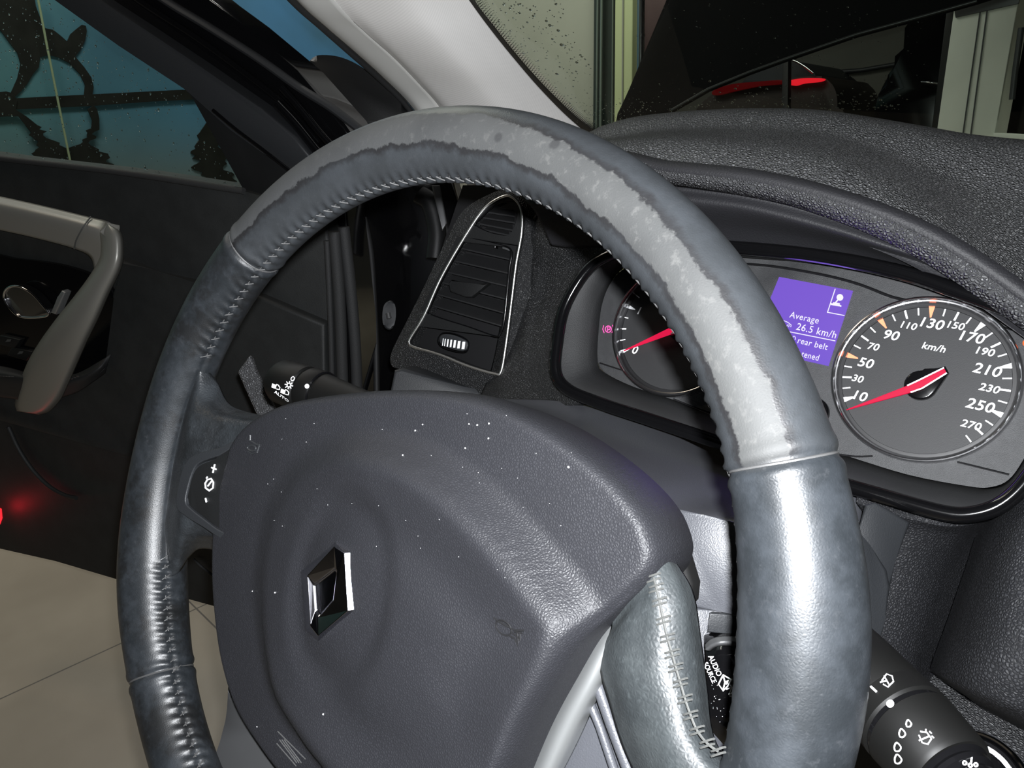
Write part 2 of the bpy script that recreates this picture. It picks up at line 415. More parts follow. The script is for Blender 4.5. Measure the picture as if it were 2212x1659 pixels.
def padh(p):
    de = np.min(np.hypot(*(outc_a - p).T)); dr = np.min(np.hypot(*(ridc - p).T)); ins = inside(p, ridc)
    h = -.006 + .011 * math.sqrt(1 - (1 - min(1, de / .005)) ** 2)
    sd = dr if ins else -dr
    wgt = smooth((p[0] - emb_c[0] + .06) / .07)
    h += (.0035 + .0075 * wgt) * smooth((sd + .012) / .019)
    h += .0012 * wgt * math.exp(-((sd - .004) / .008) ** 2)
    h -= .0022 * math.exp(-((sd - .026) / .012) ** 2) * (1 if ins else 0) * wgt
    q = p - emb_c
    h -= .0022 * smooth((.046 - math.hypot(q[0] * 1.25, q[1])) / .014)
    return h
def build_pad():
    bm = bmesh.new(); n = 200; m = 64; rows = []
    cv = bm.verts.new(wp(PC[0], PC[1], padh(PC)))
    for r in range(1, m + 1):
        f = r / m; f = 1 - (1 - f) ** 1.25
        rows.append([bm.verts.new(wp(*(PC + (o - PC) * f), padh(PC + (o - PC) * f) if r < m else -.006)) for o in outc])
    for hh, sc in ((-.012, 1.004), (-.030, .985), (-.034, .8)):
        rows.append([bm.verts.new(wp(*(PC + (o - PC) * sc), hh)) for o in outc])
    for k in range(n): bm.faces.new((cv, rows[0][k], rows[0][(k + 1) % n]))
    for a, b in zip(rows, rows[1:]):
        for k in range(n): bm.faces.new((a[k], b[k], b[(k + 1) % n], a[(k + 1) % n]))
    bm.faces.new(rows[-1])
    bmesh.ops.recalc_face_normals(bm, faces=bm.faces)
    return finish(bm, 'airbag_cover', M['pad'], wheel, ang=60)
cover = build_pad()
def onpad(x, y, lift=.0):
    """point of the cover's surface seen at pixel x, y"""
    h = .012
    for _ in range(6): h = padh(A(uv(x, y, h)))
    return pw(x, y, h + lift)
# dark rear housing behind the cover
hs = [(960, 862), (1060, 874), (1130, 905), (1224, 955), (1321, 1013), (1373, 1056), (1411, 1105), (1448, 1150), (1474, 1195), (1494, 1262), (1490, 1300), (1400, 1400), (1100, 1500), (700, 1500), (560, 1300), (560, 1050), (700, 900)]
slab('rear_housing', [pw(x, y, -.030) for x, y in hs], WN, .008, M['rearblack'], wheel, .002)
# badge
O_ = [(723, 1171), (758, 1193), (766, 1318), (688, 1386), (658, 1362), (650, 1234)]
C_ = [(722, 1180), (744, 1200), (742, 1314), (687, 1374), (670, 1352), (664, 1243)]
def build_badge():
    hb = padh(emb_c)
    U_ = lambda x, y, h: A(uv(x, y, h))
    o = [U_(x, y, hb) for x, y in O_]; ctr = sum(o) / 6
    side = [onpad(x, y, -.0002) for x, y in O_]
    top = []; inner = []; bot = []
    In = [(722, 1227), (727, 1232), (719, 1297), (687, 1334), (680, 1322), (676, 1263)]
    for (x, y), (a, b) in zip(C_, In):
        u2 = U_(x, y, hb + .0035); top.append(wp(u2[0], u2[1], hb + .0035))
        if (x, y) in ((744, 1200), (742, 1314)):
            e = side[2] - side[1]; e = e / np.linalg.norm(e); oc = side[1] if y == 1200 else side[2]
            nr = CAM - oc; nr /= np.linalg.norm(nr); nr = nr - (nr @ e) * e; nr /= np.linalg.norm(nr); ep = np.cross(nr, e)
            if ep @ WN < 0: ep = -ep
            top[-1] = oc + ep * (.0021 / (ep @ WN))
        i2 = U_(a, b, hb + .0015); inner.append(wp(i2[0], i2[1], hb + .0015)); bot.append(wp(*(i2 * .9 + ctr * .1), hb + .0005))
    bm = bmesh.new(); L_ = [[bm.verts.new(p) for p in r] for r in (side, top, inner, bot)]
    for a, b in zip(L_, L_[1:]):
        for k in range(6): bm.faces.new((a[k], a[(k + 1) % 6], b[(k + 1) % 6], b[k]))
    bm.faces.new(L_[-1]); bmesh.ops.recalc_face_normals(bm, faces=bm.faces)
    o = finish(bm, 'badge', M['badge'], wheel, smooth=False); tag(o, 'chrome diamond badge on the hub')
    mod_bevel(o, .0003, 2, 15)
build_badge()
def strokes(name, segs, rad, mat, parent, fn, flat=.5):
    bm = bmesh.new()
    for s in segs: tube_bm(bm, [fn(*p) for p in s], rad, 6)
    bmesh.ops.recalc_face_normals(bm, faces=bm.faces)
    return finish(bm, name, mat, parent)
# horn symbols: right one printed/moulded dark, left one raised
def circ(cx, cy, rx, ry, n=20, rot=0): return [(cx + rx * math.cos(2 * math.pi * k / n) * math.cos(rot) - ry * math.sin(2 * math.pi * k / n) * math.sin(rot), cy + rx * math.cos(2 * math.pi * k / n) * math.sin(rot) + ry * math.sin(2 * math.pi * k / n) * math.cos(rot)) for k in range(n + 1)]
hb_ = strokes('horn_symbol', [circ(1089, 1356, 20, 13, rot=.75), [(1068, 1334), (1080, 1343), (1098, 1353), (1112, 1361), (1133, 1362)], [(1102, 1374), (1113, 1379), (1120, 1395)],
      [(1106, 1366), (1122, 1378)], [(1112, 1364), (1130, 1368)], [(1118, 1366), (1120, 1390)], [(1124, 1365), (1124, 1384)]], .0005, M['moulded'], wheel, lambda x, y: onpad(x, y, -.0003))
strokes('horn_symbol', [circ(544, 968, 9, 6, rot=.2), [(541, 940), (541, 952), (553, 960), (561, 962)], [(536, 975), (545, 980), (556, 977), (561, 962)]], .0005, M['darkgrey'], wheel, lambda x, y: onpad(x, y, .0002))
# airbag lettering edge at the bottom of the cover
def txt(name, s, o, xd, yd, size, mat, parent, fat=.0, ex=.0002, sx=1.0, shear=0, align='CENTER', wrap=None, spacing=1.0):
    """lettering laid on the plane o + xd, yd (unit vectors)"""
    c = bpy.data.curves.new('t', 'FONT'); c.body = s; c.align_x = align; c.align_y = 'CENTER'; c.size = 1; c.offset = fat; c.shear = shear; c.space_character = spacing; c.resolution_u = 6
    ob = bpy.data.objects.new('t', c); COL.objects.link(ob); bpy.context.view_layer.update()
    me = bpy.data.meshes.new_from_object(ob.evaluated_get(bpy.context.evaluated_depsgraph_get()))
    bpy.data.objects.remove(ob); bpy.data.curves.remove(c)
    bm = bmesh.new(); bm.from_mesh(me); bpy.data.meshes.remove(me)
    bmesh.ops.triangulate(bm, faces=bm.faces)
    xd, yd = A(xd), A(yd); z = np.cross(xd, yd)
    for v in bm.verts:
        x, y = v.co.x * size * sx, v.co.y * size
        v.co = Vector(A(o) + xd * x + yd * y + z * ex) if wrap is None else Vector(wrap(x, y))
    return finish(bm, name, mat, parent, smooth=False)
strokes('moulded_lettering', [[(604 + 9 * i + 5 * j, 1598 + 12 * i + 0 * j), (614 + 9 * i + 5 * j, 1612 + 12 * i)] for i in range(4) for j in range(3)] + [[(600, 1580), (660, 1640)], [(598, 1606), (640, 1655)]], .00025, M['thread'], wheel, lambda x, y: onpad(x, y, .0001))
# dust
bm = bmesh.new()
for x, y, r in [(870, 983, .0005), (897, 930, .0006), (913, 917, .0005), (1013, 916, .0005), (1031, 918, .0006), (1056, 915, .0006), (1055, 947, .0006), (1005, 968, .0006), (1228, 1009, .0007), (594, 1280, .0006), (545, 1277, .0004), (698, 1543, .0006), (555, 1570, .0004)] + [(random.uniform(560, 1380), random.uniform(870, 1250), .00022) for _ in range(40)]:
    if not inside(A(uv(x, y, .005)), outc): continue
    bmesh.ops.create_icosphere(bm, subdivisions=1, radius=r * .62, matrix=Matrix.Translation(Vector(onpad(x, y, .0001))))
tag(finish(bm, 'dust', M['white'], wheel), 'white dust specks on the airbag cover', kind='stuff')
# ---- left spoke with speed control
def rimhit(x, y, push=0):
    """surface of the rim under a pixel, pushed inwards"""
    r = ray(x, y); t = .2
    while t < .6:
        q = CAM + r * t - HUB; u_, v_, h_ = q @ WR, q @ WV, q @ WN
        if math.hypot(math.hypot(u_, v_) - R0, h_) < rimr(math.atan2(u_, v_)): break
        t += .0004
    return CAM + r * (t + push)
spk = []
for ya, yb, cols in ((770, 775, [(440, 790, .000), (470, 825, -.008), (500, 875, -.014), (575, 900, -.016)]),
                     (835, 840, [(425, 848, .0035), (455, 862, -.001), (495, 892, -.005), (580, 910, -.007)]),
                     (900, 905, [(410, 906, .0075), (445, 908, .005), (490, 916, .001), (575, 925, .0)]),
                     (990, 992, [(395, 994, .0078), (430, 998, .0058), (475, 1000, .002), (560, 1000, .0)]),
                     (1075, 1075, [(392, 1077, .0075), (430, 1080, .0052), (475, 1085, .002), (560, 1090, .0)]),
                     (1135, 1135, [(388, 1135, .0065), (420, 1138, .0035), (462, 1150, -.001), (520, 1160, -.003)]),
                     (1190, 1190, [(386, 1185, .003), (415, 1172, -.003), (450, 1166, -.008), (520, 1180, -.012)]),
                     (1250, 1250, [(388, 1235, -.004), (412, 1200, -.012), (440, 1185, -.018), (520, 1200, -.022)])):
    e = .0 if 860 < ya < 1180 else .0014
    sx_ = float(np.interp(ya, [770, 835, 900, 990, 1075, 1135, 1190, 1250], [338, 318, 303, 284, 272, 265, 262, 262]))
    spk.append([rimhit(sx_ + 46, ya, .004), rimhit(sx_ + 64, ya, .0016 + e), rimhit(sx_ + 80, yb, .0003 + e), rimhit(sx_ + 94, yb, -.0004 + e * 2)] + [pw(*q) for q in cols])
patch('left_spoke', spk, M['spoke'], wheel, 60, 50, .008)
def sh(x): return .0092 - (x - 381) * .000045
SWO = [(530, 955), (470, 968), (425, 980), (400, 1000), (384, 1050), (381, 1095), (400, 1115), (440, 1140), (480, 1165), (520, 1170), (560, 1060)]
SWI = [(520, 968), (470, 985), (430, 1000), (415, 1020), (403, 1060), (400, 1085), (412, 1100), (440, 1122), (478, 1148), (520, 1150), (555, 1060)]
ringslab('control_surround', cat([pw(x, y, sh(x)) for x, y in SWO], 60, True), cat([pw(x, y, sh(x) + .0005) for x, y in SWI], 60, True), WN, .006, M['darkgrey'], wheel, .0008)
sw = slab('speed_control_button', cat([pw(x, y, sh(x)) for x, y in [(505, 970), (470, 990), (435, 1004), (418, 1024), (408, 1060), (405, 1083), (416, 1097), (440, 1116), (476, 1142), (512, 1146), (540, 1060)]], 60, True), WN, .006, M['black'], wheel, .0012)
strokes('plus_sign', [[(457, 1010), (467, 1014)], [(464, 1003), (460, 1021)]], .00042, M['white'], sw, lambda x, y: pw(x, y, sh(x) + .0002))
strokes('minus_sign', [[(444, 1076), (446, 1085)]], .00042, M['white'], sw, lambda x, y: pw(x, y, sh(x) + .0002))
strokes('speed_limiter_symbol', [[(448, 1036), (456, 1034), (461, 1042), (460, 1054), (452, 1060), (444, 1054), (443, 1044), (448, 1036)], [(449, 1050), (458, 1038)], [(446, 1033), (448, 1030)]], .00042, M['white'], sw, lambda x, y: pw(x, y, sh(x) + .0002))
# ---- right spoke
rs = [[(1400, 1180, -.010), (1437, 1188, -.012), (1470, 1228, -.012), (1500, 1285, -.013), (1515, 1380, -.013), (1528, 1480, -.012), (1540, 1580, -.010), (1570, 1640, -.006), (1640, 1720, .0), (1700, 1800, .0)],
      [(1390, 1200, -.004), (1430, 1200, -.005), (1455, 1245, -.004), (1475, 1300, -.003), (1490, 1380, -.003), (1503, 1480, -.002), (1520, 1580, .000), (1560, 1660, .004), (1640, 1740, .008), (1700, 1810, .006)],
      [(1370, 1220, -.002), (1412, 1235, .000), (1420, 1290, .002), (1430, 1350, .003), (1440, 1420, .004), (1460, 1500, .005), (1485, 1590, .007), (1530, 1680, .009), (1600, 1760, .010), (1680, 1830, .006)],
      [(1350, 1240, -.002), (1390, 1270, .000), (1385, 1320, .002), (1385, 1380, .004), (1392, 1450, .006), (1412, 1530, .007), (1440, 1620, .009), (1480, 1720, .010), (1560, 1800, .010), (1660, 1850, .006)],
      [(1320, 1280, -.003), (1360, 1305, -.001), (1345, 1350, .001), (1338, 1410, .003), (1345, 1480, .004), (1365, 1560, .004), (1395, 1640, .004), (1440, 1740, .006), (1520, 1830, .006), (1640, 1880, .004)],
      [(1290, 1320, -.006), (1320, 1350, -.006), (1300, 1400, -.005), (1296, 1450, -.004), (1316, 1520, -.004), (1340, 1600, -.004), (1370, 1670, -.004), (1420, 1780, -.002), (1500, 1860, .0), (1620, 1900, .0)]]
patch('right_spoke', [[pw(*q) for q in r] for r in rs], M['spoke_grey'], wheel, 70, 40, .010)
bm = bmesh.new()
sl = [(1412, 1248), (1418, 1270), (1425, 1300), (1433, 1340), (1442, 1378), (1452, 1412), (1460, 1442), (1470, 1475), (1480, 1510), (1492, 1545), (1506, 1578), (1528, 1606), (1552, 1624)]
sp = cat([pw(x, y, .0075 if i > 3 else .004) for i, (x, y) in enumerate(sl)], 60)
def sph(i): return .0008 + [.0005, .0018, .0026, .0032, .004, .0046, .0052, .0058, .0064, .0070, .0078, .009, .0095][min(12, i)]
sp = cat([pw(x, y, sph(i)) for i, (x, y) in enumerate(sl)], 60)
tube_bm(bm, sp, .0004, 6)
for i in range(len(sl)):
    x, y = sl[i]; h = sph(i)
    for oy in (-6, 5): tube_bm(bm, [pw(x - 15, y + 5 + oy, h - .001), pw(x - 9, y + 3 + oy, h + .0002), pw(x + 9, y - 3 + oy, h + .0002), pw(x + 15, y - 4 + oy, h - .001)], .00034, 6)
tag(finish(bm, 'spoke_stitching', M['thread_pale'], wheel), 'pale cross stitching on the right spoke')
# ---- lower silver spoke trims
st = [(1345, 1312), (1392, 1290), (1350, 1340), (1343, 1395), (1300, 1478), (1262, 1570), (1210, 1680), (1150, 1800), (1080, 1800), (1130, 1672), (1180, 1565), (1235, 1462), (1288, 1375)]
st = [(1325, 1325), (1365, 1300), (1352, 1345), (1344, 1395), (1303, 1478), (1262, 1570), (1215, 1680), (1160, 1800), (1070, 1800), (1120, 1672), (1170, 1565), (1225, 1462), (1280, 1372)]
patch('lower_trim', [[pw(1336, 1312, -.010), pw(1284, 1370, -.011), pw(1230, 1460, -.011), pw(1174, 1565, -.011), pw(1122, 1680, -.011), pw(1065, 1800, -.011)],
                     [pw(1366, 1318, -.007), pw(1310, 1388, -.004), pw(1262, 1470, -.003), pw(1208, 1570, -.003), pw(1160, 1680, -.003), pw(1105, 1800, -.003)],
                     [pw(1362, 1345, -.008), pw(1330, 1410, -.007), pw(1284, 1490, -.005), pw(1236, 1585, -.005), pw(1190, 1685, -.005), pw(1140, 1800, -.005)],
                     [pw(1350, 1375, -.014), pw(1338, 1425, -.014), pw(1294, 1505, -.014), pw(1248, 1605, -.014), pw(1205, 1690, -.014), pw(1155, 1800, -.014)]], M['satin'], wheel, 40, 20, .008)
slab('spoke_backing', [pw(x, y, -.018) for x, y in [(1340, 1380), (1420, 1400), (1480, 1560), (1600, 1700), (1560, 1850), (1120, 1850), (1180, 1700), (1290, 1450)]], WN, .01, M['shroud'], wheel, .002)
tube('spoke_rib', [pw(1290, 1475, -.010), pw(1320, 1560, -.010), pw(1362, 1672, -.010), pw(1400, 1780, -.010)], .0022, M['shroud'], wheel, 10)
tube('spoke_rib', [pw(1272, 1512, -.013), pw(1296, 1570, -.013), pw(1330, 1672, -.013), pw(1360, 1780, -.013)], .0016, M['shroud'], wheel, 10)
slab('lower_trim', [pw(x, y, -.012) for x, y in [(490, 1480), (497, 1510), (560, 1590), (640, 1690), (700, 1800), (380, 1850), (430, 1720), (455, 1659), (478, 1606), (490, 1560)]], WN, .012, M['satin_dark'], wheel, .0015)
# ================================================================ DASHBOARD
dash = thing('dashboard', 'dark grained dashboard with a hooded top over the instruments', 'dashboard', dx(1700, 500, .30))
def rowx(pts, X): return [dx(x, y, X if not hasattr(X, '__len__') else X[i]) for i, (x, y) in enumerate(pts)]
top = [[p + A([.33, 0, -.05]) for p in rowx([(1085, 330), (1180, 305), (1290, 296), (1335, 276), (1400, 258), (1500, 246), (1600, 240), (1700, 239), (1800, 243), (1900, 257), (2000, 273), (2100, 290), (2230, 303), (2420, 320)], .43)],
       rowx([(1085, 330), (1180, 305), (1290, 296), (1335, 276), (1400, 258), (1500, 246), (1600, 240), (1700, 239), (1800, 243), (1900, 257), (2000, 273), (2100, 290), (2230, 303), (2420, 320)], .43),
       rowx([(1090, 336), (1180, 315), (1290, 303), (1340, 296), (1410, 284), (1500, 280), (1600, 280), (1700, 284), (1800, 298), (1900, 330), (2000, 372), (2100, 415), (2230, 455), (2420, 500)], .345),
       rowx([(1095, 350), (1180, 330), (1290, 312), (1340, 303), (1410, 302), (1500, 306), (1600, 315), (1700, 328), (1800, 352), (1900, 395), (2000, 445), (2100, 510), (2230, 592), (2420, 700)], .289),
       rowx([(1100, 380), (1190, 355), (1290, 335), (1340, 330), (1420, 352), (1500, 362), (1600, 374), (1700, 392), (1800, 420), (1900, 456), (2000, 502), (2100, 562), (2230, 652), (2420, 790)], .2665),
       rowx([(1105, 392), (1190, 368), (1290, 350), (1345, 348), (1425, 368), (1500, 377), (1600, 388), (1700, 407), (1800, 434), (1900, 469), (2000, 514), (2100, 575), (2230, 668), (2420, 810)], .262)]
patch('top_pad', top, M['dash'], dash, 120, 70, .012)
hood = [rowx([(1105, 392), (1190, 368), (1290, 350), (1345, 348), (1425, 368), (1500, 377), (1600, 388), (1700, 407), (1800, 434), (1900, 469), (2000, 514), (2100, 575), (2230, 668), (2420, 810)], .262),
        rowx([(1120, 420), (1195, 400), (1290, 385), (1345, 385), (1425, 400), (1500, 408), (1600, 420), (1700, 440), (1800, 468), (1900, 502), (2000, 545), (2100, 602), (2230, 690), (2420, 830)], .275),
        rowx([(1150, 450), (1205, 435), (1290, 425), (1345, 425), (1425, 432), (1500, 440), (1600, 452), (1700, 474), (1800, 500), (1900, 531), (2000, 564), (2100, 615), (2230, 700), (2420, 840)], .272),
        rowx([(1170, 485), (1215, 478), (1290, 475), (1345, 480), (1425, 482), (1500, 488), (1600, 496), (1700, 508), (1800, 528), (1900, 553), (2000, 584), (2100, 630), (2230, 705), (2420, 850)], .290),
        rowx([(1190, 530), (1230, 535), (1290, 535), (1345, 535), (1425, 536), (1500, 538), (1600, 541), (1700, 549), (1800, 563), (1900, 581), (2000, 606), (2100, 645), (2230, 712), (2420, 860)], .302)]
patch('instrument_hood', hood, M['dash_smooth'], dash, 120, 40, .008)
aC = math.radians(27); CN = A([-math.cos(aC), 0, math.sin(aC)])
def pc0(x, y): return pl(x, y, at(2005, 832, .41) + CN * .010, CN)
# pod shape and grained fascia between the vent and the instruments
fas = [[at(1060, 400, .80), at(1110, 470, .70), at(1095, 560, .69), at(1080, 700, .68), at(1060, 800, .66), at(1030, 870, .64)],
       [at(1120, 385, .72), at(1135, 450, .66), at(1122, 560, .66), at(1110, 700, .65), at(1090, 810, .63), at(1075, 880, .60)],
       [at(1145, 420, .66), at(1150, 500, .63), at(1155, 590, .64), at(1135, 700, .63), at(1125, 815, .61), at(1120, 885, .58)],
       [at(1200, 420, .62), at(1215, 510, .60), at(1190, 600, .63), at(1160, 710, .62), at(1150, 810, .60), at(1180, 885, .56)],
       [at(1320, 440, .58), at(1310, 520, .57), at(1255, 590, .60), at(1205, 700, .60), at(1195, 800, .57), at(1235, 870, .53)],
       [pc0(1330, 540), pc0(1270, 578), pc0(1235, 630), pc0(1206, 715), pc0(1198, 800), pc0(1228, 850)]]
patch('fascia', fas, M['dash_dark'], dash, 60, 60, .01)
pod = [[at(1150, 520, .64), at(1140, 480, .64), at(1160, 448, .65), at(1200, 430, .66), at(1260, 425, .66)],
       [at(1160, 525, .635), at(1152, 485, .63), at(1170, 458, .63), at(1210, 442, .64), at(1270, 438, .64)],
       [at(1178, 535, .645), at(1170, 500, .65), at(1190, 478, .65), at(1230, 468, .65), at(1290, 465, .65)]]
patch('pod_lip', pod, M['dash_dark'], dash, 40, 16, .006)
# ---- air vent on the left end
vent = thing('air_vent', 'tall tapering black air vent with slats and thin bright edging', 'air vent', at(1000, 640, .66))
aV = math.radians(16)
VN = A([-math.cos(aV) * math.cos(.25), -math.cos(aV) * math.sin(.25), math.sin(aV)]); VC = at(1000, 640, .66)
def pv(x, y, h=0): return pl(x, y, VC + VN * h, VN)
ho = [(1115, 402), (1060, 418), (1000, 455), (960, 525), (915, 620), (875, 700), (845, 762), (846, 790), (870, 800), (940, 826), (1000, 850), (1060, 868), (1105, 850), (1135, 780), (1145, 680), (1150, 560), (1165, 470), (1150, 410)]
hi = [(1105, 424), (1072, 432), (1040, 456), (1000, 515), (950, 600), (915, 680), (886, 728), (882, 742), (895, 752), (950, 768), (1010, 792), (1070, 810), (1085, 806), (1095, 750), (1108, 650), (1118, 570), (1130, 500), (1128, 450)]
ringslab('housing', cat([pv(x, y, -.004) for x, y in ho], 120, True), cat([pv(x, y, .004) for x, y in hi], 120, True), VN, .02, M['dash_dark'], vent, .003)
pf = [(1102, 424), (1073, 431), (1042, 456), (1002, 515), (952, 602), (916, 682), (888, 728), (884, 741), (896, 750), (950, 766), (1010, 790), (1068, 807), (1082, 803), (1092, 750), (1105, 650), (1115, 570), (1127, 500), (1125, 450)]
edge = cat([pv(x, y, .0085) for x, y in pf], 140, True)
tube('bright_edging', edge, .0012, M['edging'], vent, 8, closed=True)
main = [(1000, 512), (1030, 518), (1070, 527), (1104, 540), (1101, 580), (1094, 650), (1088, 700), (1080, 722), (1068, 726), (1010, 706), (950, 687), (917, 672), (920, 655), (950, 598), (975, 548), (990, 516)]
upper = [(1098, 436), (1080, 438), (1058, 452), (1040, 470), (1026, 484), (1034, 492), (1065, 505), (1098, 510), (1110, 500), (1118, 480), (1122, 455), (1116, 438)]
mo = cat([pv(x, y, .005) for x, y in main], 90, True); uo = cat([pv(x, y, .005) for x, y in upper], 60, True)
def plate(name, outer, holes, N, th, mat, parent):
    """face plate with real openings"""
    cu = bpy.data.curves.new('c', 'CURVE'); cu.dimensions = '2D'; cu.fill_mode = 'BOTH'; cu.extrude = th / 2
    N = A(N) / np.linalg.norm(N); ex = np.cross([0, 0, 1.], N); ex /= np.linalg.norm(ex); ey = np.cross(N, ex); o0 = A(outer[0])
    for loop in [outer] + holes:
        s = cu.splines.new('POLY'); s.points.add(len(loop) - 1); s.use_cyclic_u = True
        for i, p in enumerate(loop): d = A(p) - o0; s.points[i].co = (d @ ex, d @ ey, 0, 1)
    ob = bpy.data.objects.new('c', cu); COL.objects.link(ob); bpy.context.view_layer.update()
    me = bpy.data.meshes.new_from_object(ob.evaluated_get(bpy.context.evaluated_depsgraph_get())); bpy.data.objects.remove(ob); bpy.data.curves.remove(cu)
    bm = bmesh.new(); bm.from_mesh(me); bpy.data.meshes.remove(me)
    for v in bm.verts: v.co = Vector(o0 + ex * v.co.x + ey * v.co.y + N * (v.co.z - th / 2))
    bmesh.ops.remove_doubles(bm, verts=bm.verts, dist=1e-6); bmesh.ops.recalc_face_normals(bm, faces=bm.faces)
    return finish(bm, name, mat, parent, smooth=False)
plate('face_plate', edge, [mo, uo], VN, .006, M['black'], vent)
for lp in (mo, uo): tube('opening_lip', lp, .0008, M['gloss'], vent, 8, closed=True)
tb = slab('duct', [pv(x, y, -.03) for x, y in [(880, 760), (1000, 400), (1140, 400), (1100, 820)]], VN, .002, M['darkline'], vent)
sl = [((990, 534), (1103, 560)), ((975, 561), (1100, 590)), ((962, 586), (1098, 618)), ((950, 608), (1095, 646)), ((938, 633), (1091, 676)), ((922, 656), (1086, 704))]
for i, (a, b) in enumerate(sl):
    hgt = 26
    P = [pv(a[0], a[1], -.001), pv(b[0], b[1], -.001), pv(b[0] - 1, b[1] - hgt, -.016), pv(a[0] + 22, a[1] - hgt + 10, -.016)]
    N = np.cross(P[1] - P[0], P[3] - P[0]); N = N if N @ (CAM - P[0]) > 0 else -N
    mod_bevel(slab('slat', P, N, .0016, M['black_soft'], vent), .0005)
for i, (a, b) in enumerate([((1046, 456), (1112, 466)), ((1040, 468), (1112, 480)), ((1036, 482), (1108, 496)), ((1046, 495), (1100, 507))]):
    P = [pv(a[0], a[1], -.001), pv(b[0], b[1], -.001), pv(b[0] - 1, b[1] - 12, -.012), pv(a[0] + 10, a[1] - 9, -.012)]
    N = np.cross(P[1] - P[0], P[3] - P[0]); N = N if N @ (CAM - P[0]) > 0 else -N
    slab('slat', P, N, .0014, M['black_soft'], vent)
tab = slab('slat_tab', [pv(x, y, .004) for x, y in [(968, 612), (975, 604), (1020, 615), (1055, 612), (1035, 628), (1018, 642), (1005, 642), (972, 630)]], VN, .006, M['black'], vent, .0012)
slab('vane_lever', [pv(x, y, .0) for x, y in [(1066, 527), (1070, 528), (1070, 536), (1066, 535)]], VN, .006, M['chrome_dull'], vent, .0003)
slab('vane_lever', [pv(x, y, .0) for x, y in [(1085, 532), (1102, 538), (1103, 543), (1085, 537)]], VN, .006, M['satin_dark'], vent, .0003)
wh = slab('thumbwheel', cat([pv(x, y, .0075) for x, y in [(949, 730), (958, 722), (980, 724), (1003, 734), (1010, 742), (1006, 756), (990, 757), (965, 750), (951, 742)]], 40, True), VN, .004, M['darkgrey'], vent, .0008)
for i, (x, wd) in enumerate([(955.5, 1.2), (960, 1.6), (966, 2.6), (973, 3.4), (981, 4.4), (990, 5.4), (1000, 6.2)]):
    y = 739 + (x - 955) * .16
    slab('wheel_mark', [pv(x - wd / 2 + 2, y - 8, .0078), pv(x + wd / 2 + 2, y - 8, .0078), pv(x + wd / 2, y + 8, .0078), pv(x - wd / 2, y + 8, .0078)], VN, .0004, M['white'], wh)
tube('wheel_surround', cat([pv(x, y, .0062) for x, y in [(947, 730), (957, 719), (982, 721), (1006, 732), (1013, 743), (1008, 759), (990, 760), (963, 753), (949, 743)]], 40, True), .0005, M['gloss'], vent, 6, closed=True)
# panel under the vent
slab('lower_fascia', [at(x, y, .66) for x, y in [(850, 800), (868, 795), (1000, 835), (1080, 850), (1200, 860), (1250, 950), (1100, 1100), (850, 1100), (840, 850)]], A([-1., -.3, .2]), .02, M['darkgrey'], dash, .003)
# ================================================================ INSTRUMENT CLUSTER
aC = math.radians(27)
CN = A([-math.cos(aC), 0, math.sin(aC)]); CQ = A([math.sin(aC), 0, math.cos(aC)]); CR = WR
C0 = at(2005, 832, .41)
def pc(x, y, h=0): return pl(x, y, C0 + CN * h, CN)
clus = thing('instrument_cluster', 'instrument cluster with two round dials and a violet display, behind the wheel', 'instrument cluster', C0)
plt = [(1355, 575), (1420, 560), (1520, 552), (1640, 560), (1750, 568), (1860, 582), (1960, 604), (2060, 634), (2140, 664), (2230, 705), (2260, 800), (2240, 930), (2215, 985), (2180, 1035), (2140, 1052), (2090, 1050), (1960, 1025), (1830, 985), (1700, 945), (1580, 905), (1450, 862), (1360, 832), (1300, 800), (1291, 775), (1292, 730), (1300, 660), (1320, 610)]
opn = [(1330, 545), (1420, 530), (1520, 530), (1640, 538), (1750, 550), (1860, 568), (1970, 594), (2070, 628), (2160, 660), (2260, 705), (2290, 820), (2260, 960), (2215, 1040), (2160, 1090), (2100, 1110), (2040, 1108), (1930, 1078), (1800, 1040), (1680, 1000), (1550, 955), (1400, 905), (1300, 872), (1228, 842), (1200, 805), (1203, 740), (1220, 660), (1270, 580)]
slab('panel_face', cat([pc(x, y, .0) for x, y in plt], 120, True), CN, .01, M['panel'], clus, .001)
r1 = cat([pc(x, y, -.001) for x, y in plt], 140, True); r2 = cat([pc(x, y, .026) for x, y in opn], 140, True)
mid = [(a * .72 + b * .28) - CN * .003 for a, b in zip(r1, r2)]
bm = bmesh.new(); LL = [[bm.verts.new(p) for p in r] for r in (r1, mid, r2)]
for a, b in zip(LL, LL[1:]):
    for k in range(140): bm.faces.new((a[k], a[(k + 1) % 140], b[(k + 1) % 140], b[k]))
bmesh.ops.recalc_face_normals(bm, faces=bm.faces)
if sum(f.normal.dot(Vector(C0 + CN * .1) - f.calc_center_median()) for f in bm.faces) < 0: bmesh.ops.reverse_faces(bm, faces=bm.faces)
o = finish(bm, 'tunnel_wall', M['black_soft'], clus, ang=70); m_ = o.modifiers.new('s', 'SOLIDIFY'); m_.thickness = .003; m_.offset = -1
tube('opening_rim', [p - CN * .001 for p in r2], .0042, M['gloss'], clus, 14, closed=True)
def cpoly(pts, h): return [pc(x, y, h) for x, y in pts]
